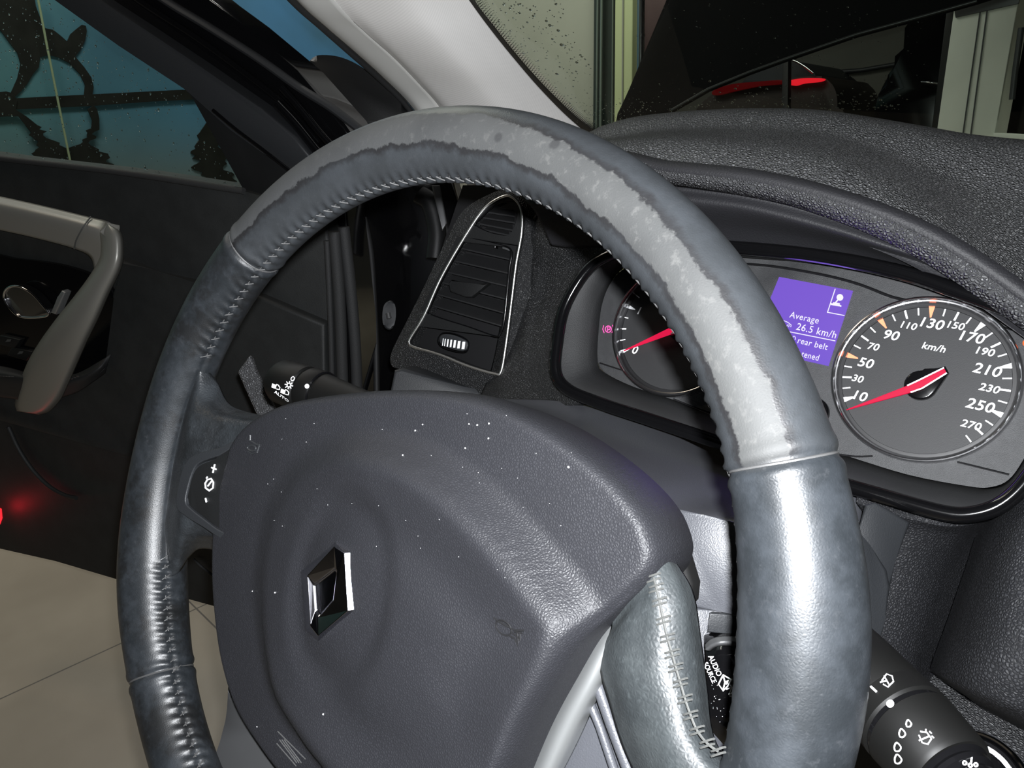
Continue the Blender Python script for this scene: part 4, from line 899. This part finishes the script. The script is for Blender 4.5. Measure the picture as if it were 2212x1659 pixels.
# A-pillar trim
ap = thing('pillar_cover', 'pale grey cloth-covered windscreen pillar trim above the steering wheel', 'pillar trim', pg(1100, 150))
def pp(x, y, k): return pl(x, y, HUB + A([.6, .425 + k, .2]), A([-.05, -1, 0]))
PROW = [[(933, -120), (1013, 0), (1063, 68), (1113, 130), (1163, 188), (1213, 240), (1253, 276), (1296, 312), (1320, 345)], [(900, -120), (972, 0), (1022, 75), (1073, 140), (1122, 198), (1172, 250), (1212, 290), (1256, 330), (1290, 370)], [(800, -120), (875, 0), (935, 75), (990, 140), (1040, 198), (1090, 255), (1130, 300), (1180, 350), (1210, 400)], [(690, -120), (765, 0), (825, 70), (880, 128), (935, 185), (985, 245), (1025, 300), (1070, 360), (1100, 420)], [(640, -100), (735, 18), (790, 72), (850, 125), (905, 182), (950, 235), (985, 300), (1005, 360), (1010, 430)]]
EROW = [[(640, -100), (735, 16), (790, 70), (850, 123), (905, 180), (950, 235), (975, 300), (985, 370), (1008, 440)], [(560, -120), (655, 0), (720, 58), (780, 110), (840, 165), (900, 225), (935, 290), (960, 380), (980, 465)], [(545, -120), (640, 0), (705, 60), (765, 112), (826, 167), (886, 228), (925, 290), (950, 385), (972, 470)]]
_t0 = [float(np.linalg.norm(pg(x, y, .002) - CAM) / np.linalg.norm(ray(x, y))) for x, y in PROW[0]]
def prow(R, f): return [at(x, y, t * f) for (x, y), t in zip(R, _t0)]
patch('cloth_trim', [prow(R, f) for R, f in zip(PROW, (1.0, .985, .955, .962, .985))], M['pillar'], ap, 60, 50, .004)
patch('plastic_edge', [prow(R, f) for R, f in zip(EROW, (.982, .978, 1.0))], M['pillar_edge'], ap, 50, 12, .004)
tube('door_seal', prow([(520, -130), (626, -4), (692, 56), (755, 112), (815, 165), (876, 226), (915, 290), (940, 385), (962, 470)], .999), .0042, M['rubber'], ap, 10, n=40)
# opened bonnet seen through the windscreen
bn_ = thing('bonnet', 'raised black car bonnet seen through the windscreen', 'bonnet', HUB + A([1.1, -.2, .35]))
BNN = A([-math.sin(math.radians(60)), 0, math.cos(math.radians(60))]); BP = HUB + A([1.02, 0, .26])
bo = [(1448, -20), (1400, 95), (1360, 190), (1333, 245), (1330, 262), (1340, 272), (1365, 272), (1400, 262), (1450, 238), (1530, 192), (1620, 155), (1700, 126), (1850, 74), (2000, 33), (2110, 2), (2300, -60), (2500, -120), (2500, -420), (1640, -420)]
slab('bonnet_panel', [pl(x, y, BP, BNN) for x, y in bo], BNN, .008, M['bonnet'], bn_, .002)
tube('rubber_edge', [pl(x, y, BP + BNN * .002, BNN) for x, y in [(1450, 238), (1530, 192), (1620, 155), (1700, 126), (1850, 74), (2000, 33), (2110, 2)]], .002, M['darkline'], bn_, 8)
# ================================================================ OPEN DOOR
DN = A([-.948, -.319, 0]); DN /= np.linalg.norm(DN); DH = HUB + A([.38, .43, 0])
def pd(x, y, h=0): return pl(x, y, DH + DN * h, DN)
door = thing('car_door', 'open black front door of the car, dark window frame and trim', 'car door', pd(300, 700))
dpn = [(-160, 318), (0, 341), (265, 372), (527, 413), (570, 425), (690, 440), (706, 470), (716, 600), (724, 830), (735, 1100), (740, 1380), (465, 1310), (265, 1255), (120, 1212), (0, 1185), (-160, 1150)]
slab('inner_panel', [pd(x, y) for x, y in dpn], DN, .05, M['doorskin'], door, .006)
slab('lower_panel', [pd(x, y, -.004) for x, y in [(-160, 868), (0, 914), (286, 993), (480, 1050), (735, 1120), (740, 1330), (465, 1308), (265, 1253), (120, 1210), (0, 1183), (-160, 1148)]], DN, .04, M['doorskin'], door, .003)
slab('upper_cushion', [pd(x, y, .012) for x, y in [(-160, 880), (0, 908), (286, 988), (480, 1040), (705, 1100), (700, 700), (560, 640), (420, 610), (330, 590), (262, 560), (240, 640), (235, 780), (170, 850), (0, 850), (-160, 830)]], DN, .014, M['doorskin'], door, .005)
# seals along the front edge of the door
tube('edge_seal', [pd(x, y, .008) for x, y in [(706, 520), (712, 640), (716, 760), (719, 900), (722, 1100)]], .0035, M['rubber'], door, 8, n=30)
tube('edge_seal', [pd(x, y, .004) for x, y in [(722, 500), (733, 640), (738, 760), (742, 900), (745, 1100)]], .007, M['rubber'], door, 10, n=30)
tube('edge_seal', [pd(x, y, -.01) for x, y in [(742, 490), (757, 620), (767, 740), (772, 860), (780, 1100)]], .007, M['rubber'], door, 10, n=30)
slab('front_edge', [pd(x, y, -.02) for x, y in [(700, 430), (745, 440), (775, 700), (785, 1100), (780, 1400), (720, 1400), (700, 700)]], DN, .04, M['doorpaint'], door, .003)
# window
slab('window_glass', [pd(x, y, -.025) for x, y in [(-160, 335), (0, 346), (265, 376), (530, 416), (425, 226), (396, 192), (118, -10), (-160, -200)]], DN, .004, M['glass_door'], door, smooth=False)
slab('window_frame', [pd(x, y, -.004) for x, y in [(118, 0), (255, 98), (398, 192), (500, 283), (566, 330), (628, 371), (676, 345), (640, 298), (560, 232), (420, 135), (300, 55), (215, 0), (60, -110), (-30, -110)]], DN, .03, M['darkgrey'], door, .004)
slab('corner_cover', [pd(x, y, -.010) for x, y in [(398, 192), (420, 216), (527, 413), (560, 430), (690, 445), (720, 420), (628, 371), (566, 330), (500, 283)]], DN, .03, M['black'], door, .003)
tube('window_seal', [pd(x, y, .002) for x, y in [(460, 238), (510, 280), (566, 322), (622, 366), (650, 392)]], .0022, M['gloss'], door, 8, n=20)
tube('sill_seal', [pd(x, y, .001) for x, y in [(-160, 320), (0, 342), (265, 373), (527, 413)]], .004, M['rubber'], door, 8, n=30)
slab('outer_frame', [pd(x, y, -.03) for x, y in [(215, 0), (300, 55), (420, 135), (560, 232), (640, 298), (690, 345), (760, 300), (740, 262), (640, 150), (520, 50), (452, 0), (330, -100), (60, -110)]], DN, .05, M['doorpaint'], door, .006)
tube('frame_ridge', [pd(x, y, -.022) for x, y in [(230, -90), (355, 0), (450, 58), (560, 128), (650, 192), (720, 236), (790, 290)]], .0075, M['darkgrey'], door, 10, n=40, flat=.6)
tube('frame_ridge', [pd(x, y, -.022) for x, y in [(170, -100), (300, 0), (420, 78), (520, 150), (610, 222), (690, 310)]], .004, M['doorpaint'], door, 10, n=40)
tube('frame_ridge', [pd(x, y, -.020) for x, y in [(610, 190), (650, 235), (690, 285), (730, 330)]], .005, M['doorpaint'], door, 12, n=30)
tube('frame_ridge', [pd(x, y, -.015) for x, y in [(600, 225), (640, 268), (680, 318), (700, 340)]], .006, M['doorpaint'], door, 12, n=30)
random.seed(11)
_dw = []
for _ in range(900):
    x, y = random.uniform(-20, 520), random.uniform(-20, 405)
    if y > 335 + .14 * x or (x > 118 and y < (x - 118) * .686 + 6) or (x > 392 and y < 192 + (x - 392) * 1.62 + 4): continue
    _dw.append((x, y, (abs(random.gauss(0, .5)) + .35) * .0011))
drops('rain_drops', _dw, lambda x, y: pd(x, y, -.0292), -DN, door, 'rain drops on the door window')
# armrest trim and pull handle
patch('armrest_trim', [[pd(-160, 392, .030), pd(0, 424, .030), pd(100, 446, .030), pd(195, 469, .030), pd(232, 478, .026), pd(252, 492, .02)],
                       [pd(-160, 420, .045), pd(0, 450, .045), pd(100, 472, .045), pd(188, 494, .045), pd(228, 512, .042), pd(244, 530, .034)],
                       [pd(-160, 464, .040), pd(0, 497, .040), pd(80, 515, .040), pd(160, 537, .040), pd(195, 556, .036), pd(205, 590, .03)]], M['handle'], door, 40, 16, .02)
tube('trim_joint', [pd(196, 468, .032), pd(180, 490, .047), pd(165, 518, .046), pd(160, 538, .041)], .0009, M['thread_pale'], door, 6, n=16)
hr = [(228, 480, 236, 484), (216, 500, 262, 502), (218, 530, 268, 540), (214, 560, 262, 580), (190, 600, 236, 635), (160, 640, 212, 690), (120, 690, 190, 735), (84, 740, 170, 780), (58, 785, 150, 825), (42, 830, 132, 862), (32, 868, 108, 888), (36, 888, 84, 896)]
hh = [.050, .056, .062, .068, .074, .078, .078, .072, .062, .050, .038, .030]
patch('pull_handle', [[pd(a + (c - a) * k, b + (d - b) * k, h_ + .010 * math.sin(math.pi * k) - .014 * (k == 1) - .010 * (k == 0)) for (a, b, c, d), h_ in zip(hr, hh)] for k in (0, .12, .5, .86, 1)], M['handle'], door, 60, 20, .014)
# release handle in its dark recess
slab('handle_recess', cat([pd(x, y, .006) for x, y in [(-120, 560), (40, 560), (160, 580), (235, 620), (262, 690), (258, 770), (200, 830), (100, 850), (-120, 830)]], 60, True), DN, .03, M['gloss'], door, .004)
dh_ = cat([pd(x, y, .020) for x, y in [(10, 640), (18, 622), (40, 618), (68, 632), (90, 655), (106, 680), (70, 686), (42, 682), (22, 664)]], 50, True)
rh = slab('release_handle', dh_, DN, .012, M['chrome_dull'], door, .003); rh['label'] = 'polished chrome release handle'
tube('release_handle_lip', [p + DN * .001 for p in dh_], .0016, M['chrome'], rh, 8, closed=True)
slab('lock_lever', [pd(x, y, .03) for x, y in [(124, 642), (132, 628), (140, 632), (120, 680), (108, 676)]], DN, .01, M['satin'], door, .002)
for cx_, cy_ in ((17, 736), (43, 762)):
    b_ = slab('window_switch', [pd(cx_ + x, cy_ + y, .014) for x, y in ((-30, 6), (-18, -12), (26, -2), (14, 18))], DN, .008, M['black'], door, .002)
    slab('switch_symbol', [pd(cx_ + x, cy_ + y, .0146) for x, y in ((-6, 3), (-1, -3), (7, -3), (5, 2))], DN, .0006, M['thread_pale'], b_)
patch('armrest_pad', [[pd(-160, 770, .02), pd(0, 790, .03), pd(90, 812, .03), pd(160, 808, .03), pd(215, 780, .025), pd(240, 765, .015)],
                      [pd(-160, 800, .04), pd(0, 812, .05), pd(100, 826, .05), pd(165, 820, .045), pd(210, 800, .035), pd(232, 790, .02)],
                      [pd(-160, 850, .03), pd(0, 858, .04), pd(80, 868, .04), pd(160, 850, .035), pd(200, 826, .028), pd(228, 806, .014)]], M['black_soft'], door, 40, 16, .01)
for k in range(-6, 22):
    pass
bm = bmesh.new()
for k in range(30):
    x0 = -20 + k * 6.4
    if 30 < x0 < 118: continue
    for dy in (0, 16):
        y0 = 812 + x0 * .05 + dy * .7 - max(0, x0 - 150) * .5
        tube_bm(bm, [pd(x0, y0, .0515 - dy * .0003 - max(0, x0 - 140) * .0002), pd(x0 + 4, y0 + .2, .0515 - dy * .0003 - max(0, x0 - 140) * .0002)], .0006, 5)
finish(bm, 'armrest_stitching', M['thread'], door)
tube('map_pocket_edge', [pd(x, y, .006) for x, y in [(18, 922), (40, 970), (70, 1015), (105, 1050), (140, 1070), (165, 1076)]], .0035, M['doorskin'], door, 8, n=30)
tube('map_pocket_edge', [pd(x, y, .006) for x, y in [(418, 1208), (440, 1228), (470, 1250), (520, 1276)]], .002, M['rubber'], door, 8, n=20)
lp = slab('door_lamp', [pd(x, y, .002) for x, y in [(-26, 1090), (1, 1100), (3, 1120), (-2, 1134), (-26, 1130)]], DN, .006, M['redlamp'], door, .001); lp['label'] = 'lit red lamp low on the door'
lamp('door_lamp_light', 'POINT', pd(0, 1112, .02), .05, (1, .02, .04), .01)
sm_ = thing('side_mirror', 'black rounded outside mirror seen in the gap beside the pillar', 'side mirror', at(780, 190, 1.05))
slab('housing', cat([at(x, y, 1.05) for x, y in [(666, 152), (671, 128), (690, 119), (730, 122), (770, 138), (812, 168), (850, 205), (884, 250), (830, 280), (760, 250), (700, 190)]], 50, True), CAM - at(780, 190, 1.05), .07, M['black'], sm_, .012)
# body post behind the dash end
bp = thing('body_post', 'black painted door post of the car beside the air vent', 'door post', HUB + A([.55, .47, -.1]))
slab('post', [at(x, y, 1.06) for x, y in [(776, 300), (960, 300), (1010, 500), (1010, 700), (960, 900), (900, 1250), (800, 1250), (800, 900), (794, 600), (778, 420)]], CAM - at(860, 600, 1), .04, M['doorpaint'], bp, .01)
tube('post_flange', [at(x, y, .95) for x, y in [(786, 470), (800, 540), (806, 620), (812, 740), (814, 860), (816, 1000)]], .004, M['black_soft'], bp, 8, n=40)
tube('post_flange', [at(x, y, .94) for x, y in [(905, 420), (930, 440), (944, 500), (940, 560)]], .012, M['black'], bp, 10, n=40)
slab('seal_strip', [at(x, y, .90) for x, y in [(932, 400), (950, 400), (966, 482), (955, 500)]], CAM - at(950, 450, .9), .01, M['satin_dark'], bp, .002)
slab('plug', cat([at(x, y, .90) for x, y in [(836, 652), (847, 650), (854, 662), (855, 684), (850, 706), (841, 713), (830, 706), (826, 688), (828, 664)]], 40, True), CAM - at(840, 680, .9), .008, M['darkgrey'], bp, .0025)
tube('plug_pin', [at(838, 676, .893), at(841, 688, .893)], .003, M['thread'], bp, 10)
# ================================================================ GARAGE
def struct(name, pts, N, th, mat, **k): return tag(slab(name, pts, N, th, mat, None, smooth=False, **k), None, kind='structure')
def mat_floor():
    k = NT('beige floor tiles'); p = k.xyz()
    ca, sa_ = math.cos(FA), math.sin(FA)
    xr = k.math('ADD', k.math('MULTIPLY', p[0], ca), k.math('MULTIPLY', p[1], sa_)); yr = k.math('SUBTRACT', k.math('MULTIPLY', p[1], ca), k.math('MULTIPLY', p[0], sa_))
    def g(v, off): return k.math('LESS_THAN', k.math('ABSOLUTE', k.math('SUBTRACT', k.math('FRACT', k.math('DIVIDE', k.math('SUBTRACT', v, off), .60)), .5)), .0032)
    gr = k.math('MAXIMUM', g(xr, FX - .30), g(yr, FY - .30))
    base = k.mix(k.ss(k.noise(3, 4), .3, .7), (.25, .215, .165), (.31, .27, .21))
    k.put(k.b.inputs['Base Color'], k.mix(gr, base, (.10, .085, .07))); k.b.inputs['Roughness'].default_value = .35
    return k.m
def fl(x, y): return pl(x, y, A([0, 0, 0]), A([0, 0, 1.]))
_p, _q = fl(0, 1510), fl(265, 1388); FA = math.atan2(_q[1] - _p[1], _q[0] - _p[0])
_w = fl(450, 1340)
FX = _w[0] * math.cos(FA) + _w[1] * math.sin(FA); FY = _p[1] * math.cos(FA) - _p[0] * math.sin(FA)
M['floor'] = mat_floor()
tag(slab('floor', [A([x, y, 0]) for x, y in ((-3, -3), (6, -3), (6, 3.2), (-3, 3.2))], A([0, 0, 1.]), .1, M['floor'], origin=(0, 0, 0), smooth=False), None, kind='structure')
M['wall'] = plain('grey green painted wall', (.42, .44, .34), .8, var=.06, vs=1.5); M['wall_dark'] = plain('dim grey wall', (.12, .118, .10), .8, var=.1, vs=2)
struct('wall_left', [A([-3, 3, 0]), A([6, 3, 0]), A([6, 3, 3.4]), A([-3, 3, 3.4])], A([0, -1., 0]), .1, M['wall_dark'])
struct('wall_front', [A([5, -3, 0]), A([5, 3, 0]), A([5, 3, 3.4]), A([5, -3, 3.4])], A([-1., 0, 0]), .1, M['wall_dark'])
def mat_mural():
    k = NT('printed teal landscape'); p = k.xyz('Object')
    f = k.ss(p[0], -.3, 1.9); n = k.noise(1.6, 4)
    c = k.mix(f, (.12, .27, .235), (.07, .23, .42)); c = k.mix(k.ss(n, .45, .75), c, (.06, .17, .26))
    c = k.mix(k.ss(p[2], -.05, -.55), c, (.20, .22, .19)); c = k.mix(k.ss(p[2], .35, .9, 0, .6), c, (.30, .31, .34))
    k.put(k.b.inputs['Base Color'], c); k.b.inputs['Roughness'].default_value = .6; return k.m
M['mural'] = mat_mural(); M['mural_dark'] = plain('printed dark silhouette', (.018, .020, .018), .6, var=.3, vs=12); M['mural_line'] = plain('pale green line', (.34, .42, .27), .6)
def pm(x, y, h=0): return pl(x, y, A([0, 2.97 - h, 0]), A([0, -1., 0]))
mur = thing('wall_mural', 'teal and blue wall picture with dark animal legs, seen through the door window', 'wall picture', A([.3, 2.97, 1.15]))
slab('picture', [A([-2.2, 2.97, .1]), A([4.6, 2.97, .1]), A([4.6, 2.97, 3.0]), A([-2.2, 2.97, 3.0])], A([0, -1., 0]), .02, M['mural'], mur, smooth=False)
zc = lambda X, Y: (X / 2.962, Y / 2.962)
def jag(pts, y0=850, amp=26):
    random.seed(5); out = []
    for i in range(len(pts)):
        a, b = A(pts[i], float), A(pts[(i + 1) % len(pts)], float); n = max(1, int(abs(b[1] - a[1]) / 13)) if max(a[1], b[1]) > y0 else 1
        for k in range(n):
            p = a + (b - a) * k / n
            if n > 1: p = p + A([random.uniform(-amp, amp) * (1 if k % 2 else -1), 0])
            out.append(tuple(p))
    return out
def sil(name, pts, j=False, hz=.004): slab(name, [pm(*zc(*p), hz) for p in (jag(pts) if j else pts)], A([0, -1., 0]), .004, M['mural_dark'], mur, smooth=False)
sil('animal_leg', [(-120, -60), (215, -60), (230, 40), (260, 120), (290, 180), (340, 190), (385, 225), (430, 265), (450, 220), (490, 185), (525, 158), (550, 165), (556, 200), (545, 260), (515, 320), (482, 362), (540, 430), (585, 495), (600, 560), (592, 606), (560, 640), (538, 606), (545, 545), (512, 475), (445, 405), (375, 368), (310, 352), (256, 368), (250, 430), (215, 470), (172, 540), (130, 590), (96, 620), (72, 590), (112, 500), (132, 410), (112, 340), (52, 262), (0, 190), (-120, 150)])
sil('water_line', [(-120, 640), (110, 628), (560, 605), (1170, 574), (1300, 580), (1300, 634), (1000, 648), (560, 680), (110, 700), (-120, 712)], hz=.007)
sil('leg_reflection', [(-120, 600), (40, 585), (80, 595), (110, 640), (102, 702), (170, 745), (245, 800), (300, 868), (380, 928), (430, 950), (480, 935), (545, 880), (585, 820), (590, 770), (560, 700), (600, 675), (622, 700), (636, 760), (622, 830), (590, 900), (580, 930), (640, 955), (690, 1010), (750, 1130), (200, 1050), (250, 930), (200, 850), (120, 745), (40, 745), (-120, 760)], True, .010)
sil('bush', [(1322, 785), (1350, 820), (1385, 880), (1420, 950), (1445, 1020), (1420, 1060), (1500, 1130), (1580, 1230), (1290, 1190), (1310, 1120), (1245, 1070), (1270, 1030), (1210, 980), (1255, 910), (1278, 850)], True)
tube('pale_line', [pm(*zc(238, -30), .02), pm(*zc(262, 90), .02), pm(*zc(300, 290), .02), pm(*zc(378, 680), .02), pm(*zc(455, 1060), .02)], .0042, M['mural_line'], mur, 8)
# front: things beyond the windscreen
def pf_(x, y, X=2.6): return dx(x, y, X)
NX = A([-1., 0, 0])
M['frost'] = plain('grey green panel', (.25, .247, .205), .7, var=.05, vs=2); M['yellowgreen'] = plain('pale yellow green paint', (.42, .45, .25), .5); M['dgreen'] = plain('dark green anodised metal', (.05, .062, .055), .35, metal=.3)
M['greensteel'] = plain('green grey metal', (.26, .30, .26), .3, metal=.6); M['reddish_reflection'] = plain('dark reddish panel', (.10, .055, .055), .6)
pn = thing('frosted_panel', 'grey green wall panel seen through the windscreen next to the pillar', 'wall panel', pf_(1150, 100))
slab('panel', [pf_(x, y, 2.65) for x, y in [(900, -80), (1284, -80), (1279, 820), (900, 820)]], NX, .04, M['frost'], pn, .004)
df = thing('door_frame', 'tall upright green grey metal door frame beyond the windscreen', 'door frame', pf_(1320, 150))
def strip(name, x0, x1, mat, par, X=2.6, th=.03, xb=-2):
    mod_bevel(slab(name, [pf_(x0, -80, X), pf_(x1, -80, X), pf_(x1 + 2.2 * xb, 820, X), pf_(x0 + 2.2 * xb, 820, X)], NX, th, mat, par, smooth=False), .004)
strip('upright', 1283, 1303, M['dgreen'], df, 2.6, .04, -3); strip('upright_highlight', 1289, 1292, M['greensteel'], df, 2.59, .01, -4); strip('upright_highlight', 1297, 1301, M['greensteel'], df, 2.59, .01, -4)  # lighter strips paint the highlight lines on the upright
strip('groove', 1303, 1329, M['dgreen'], df, 2.62, .02, -2); strip('upright_highlight', 1322, 1324, M['greensteel'], df, 2.61, .01, -2)
strip('painted_upright', 1329, 1367, M['yellowgreen'], df, 2.595, .04, -3); strip('painted_bead', 1344, 1347, M['frost'], df, 2.588, .01, -3)
po = thing('metal_post', 'slim shiny metal post between the door frame and the bonnet', 'post', pf_(1385, 100))
tube('post', [pf_(1385, -80, 2.5), pf_(1383, 250, 2.5)], .0145, M['chrome_dull'], po, 24)
tube('post_collar', [pf_(1384.5, 74, 2.5), pf_(1384.4, 79, 2.5)], .0165, M['chrome_dull'], po, 24)
rb_ = thing('reflection_panel', 'panel coloured as a dim reddish reflection behind the slim metal post', 'wall panel', pf_(1420, 80, 2.8))  # dark red colour paints a reflection behind the post
slab('panel', [pf_(x, y, 2.8) for x, y in [(1392, -80), (1452, -80), (1440, 820), (1380, 820)]], NX, .04, M['reddish_reflection'], rb_, .004)
cl = thing('pale_column', 'pale square column with upright joints, right of the raised bonnet', 'column', pf_(2110, 150, 3.2))
M['column'] = plain('pale painted column', (.74, .76, .68), .8, var=.06, vs=3)
slab('column', [pf_(x, y, 3.2) for x, y in [(2072, -60), (2212, -60), (2146, 300), (2146, 340), (2016, 340), (2026, 270)]], NX, .3, M['column'], cl, .004)
for a_, b_ in (((2118, 20), (2080, 290)), ((2134, 10), (2097, 290))): tube('joint', [pf_(*a_, 3.195), pf_(*b_, 3.195)], .0025, M['satin_dark'], cl, 6)
slab('top_band', [pf_(x, y, 3.19) for x, y in [(2050, -40), (2220, -60), (2200, 8), (2064, 38)]], NX, .01, M['satin_dark'], cl, .001)
slab('black_edge', [pf_(x, y, 3.22) for x, y in [(2055, -60), (2076, -60), (2028, 300), (2010, 300)]], NX, .1, M['black'], cl, .002)
bd = thing('dark_cabinet', 'black glossy panel with a low pale ledge right of the pale column', 'cabinet', pf_(2200, 150, 3.25))
slab('panel', [pf_(x, y, 3.6) for x, y in [(2200, -60), (2500, -60), (2500, 340), (2140, 340)]], NX, .2, M['gloss'], bd, .004)
slab('ledge', [pf_(x, y, 3.15) for x, y in [(2146, 287), (2400, 300), (2400, 322), (2144, 305)]], NX, .1, M['column'], bd, .004)
tube('thin_bar', [pf_(2206, 60, 3.2), pf_(2192, 160, 3.2), pf_(2186, 215, 3.2)], .01, M['satin_dark'], bd, 10)  # added tube, stands for the thin highlights on the black panel
pc1 = thing('parked_car', 'parked car with a lit red tail strip, beyond the windscreen under the bonnet edge', 'car', pf_(1700, 190, 3.7))
M['carbody'] = plain('dim brown grey paint', (.028, .020, .017), .5); M['tail'] = emit('lit tail strip', (1, .015, .03), .75); M['taildim'] = emit('dim tail strip', (1, .01, .02), .03)
slab('body', cat([pf_(x, y, 3.7) for x, y in [(1500, 240), (1530, 210), (1570, 190), (1640, 178), (1760, 164), (1790, 175), (1806, 200), (1808, 240), (1800, 300), (1500, 300)]], 60), NX, .8, M['carbody'], pc1, .04)
slab('rear_window', cat([pf_(x, y, 3.75) for x, y in [(1600, 186), (1640, 150), (1690, 132), (1725, 134), (1748, 150), (1762, 168), (1700, 176)]], 30, True), NX, .7, M['darkgrey'], pc1, .02)
tube('window_trim', [pf_(x, y, 3.68) for x, y in [(1712, 130), (1722, 134), (1740, 145), (1757, 158)]], .006, M['chrome_dull'], pc1, 8, n=20)
slab('tail_lamp', cat([pf_(x, y, 3.66) for x, y in [(1700, 180), (1704, 174), (1735, 169), (1774, 169), (1778, 173), (1765, 177), (1735, 180), (1715, 185)]], 40, True), NX, .03, M['tail'], pc1, .002)
slab('tail_lamp', cat([pf_(x, y, 3.66) for x, y in [(1540, 196), (1580, 182), (1640, 176), (1688, 173), (1690, 181), (1640, 186), (1590, 196), (1545, 206)]], 40, True), NX, .03, M['taildim'], pc1, .002)
ml = thing('glass_mullion', 'thin black upright bar in front of the parked car', 'upright bar', pf_(1697, 180, 3.4))
slab('bar', [pf_(x, y, 3.4) for x, y in [(1690, 100), (1703, 100), (1696, 790), (1684, 790)]], NX, .04, M['black'], ml, .002)
gp = thing('grey_partition', 'dim grey partition between the parked car and the black car', 'partition', pf_(1850, 150, 4.4))
slab('panel', [pf_(x, y, 4.4) for x, y in [(1703, 40), (2060, -20), (2060, 330), (1703, 330)]], NX, .05, M['wall_dark'], gp, .004)
tube('thin_bar', [pf_(1780, 158, 4.38), pf_(1860, 152, 4.38), pf_(1960, 135, 4.38)], .012, M['darkgrey'], gp, 8)
pc2 = thing('parked_car', 'black car side with a thin white glint, left of the pale column', 'car', pf_(1980, 200, 3.5))
slab('body', [pf_(x, y, 3.5) for x, y in [(1972, 10), (1966, 60), (1952, 105), (1943, 125), (1932, 142), (1918, 162), (1906, 182), (1898, 203), (1892, 225), (1888, 245), (1886, 262), (1886, 700), (2040, 700), (2050, 200), (2060, 100), (2070, 10)]], NX, .5, M['gloss'], pc2, .02)
tube('door_handle', [pf_(1990, 177, 3.47), pf_(2008, 178, 3.46), pf_(2028, 181, 3.47)], .004, M['chrome_dull'], pc2, 8, n=12)
# unseen car roof, added to block the garage lamps from the dash
rf = thing('unseen_headliner', 'unseen dark roof lining, added to keep garage light out of the cabin', 'unseen_headliner', HUB + A([-.6, -.35, .62]))
slab('lining', [HUB + A(p) for p in [(.02, .42, .60), (.02, -1.0, .60), (-1.6, -1.0, .66), (-1.6, .42, .66)]], A([0, 0, -1.]), .05, M['darkgrey'], rf, .01)
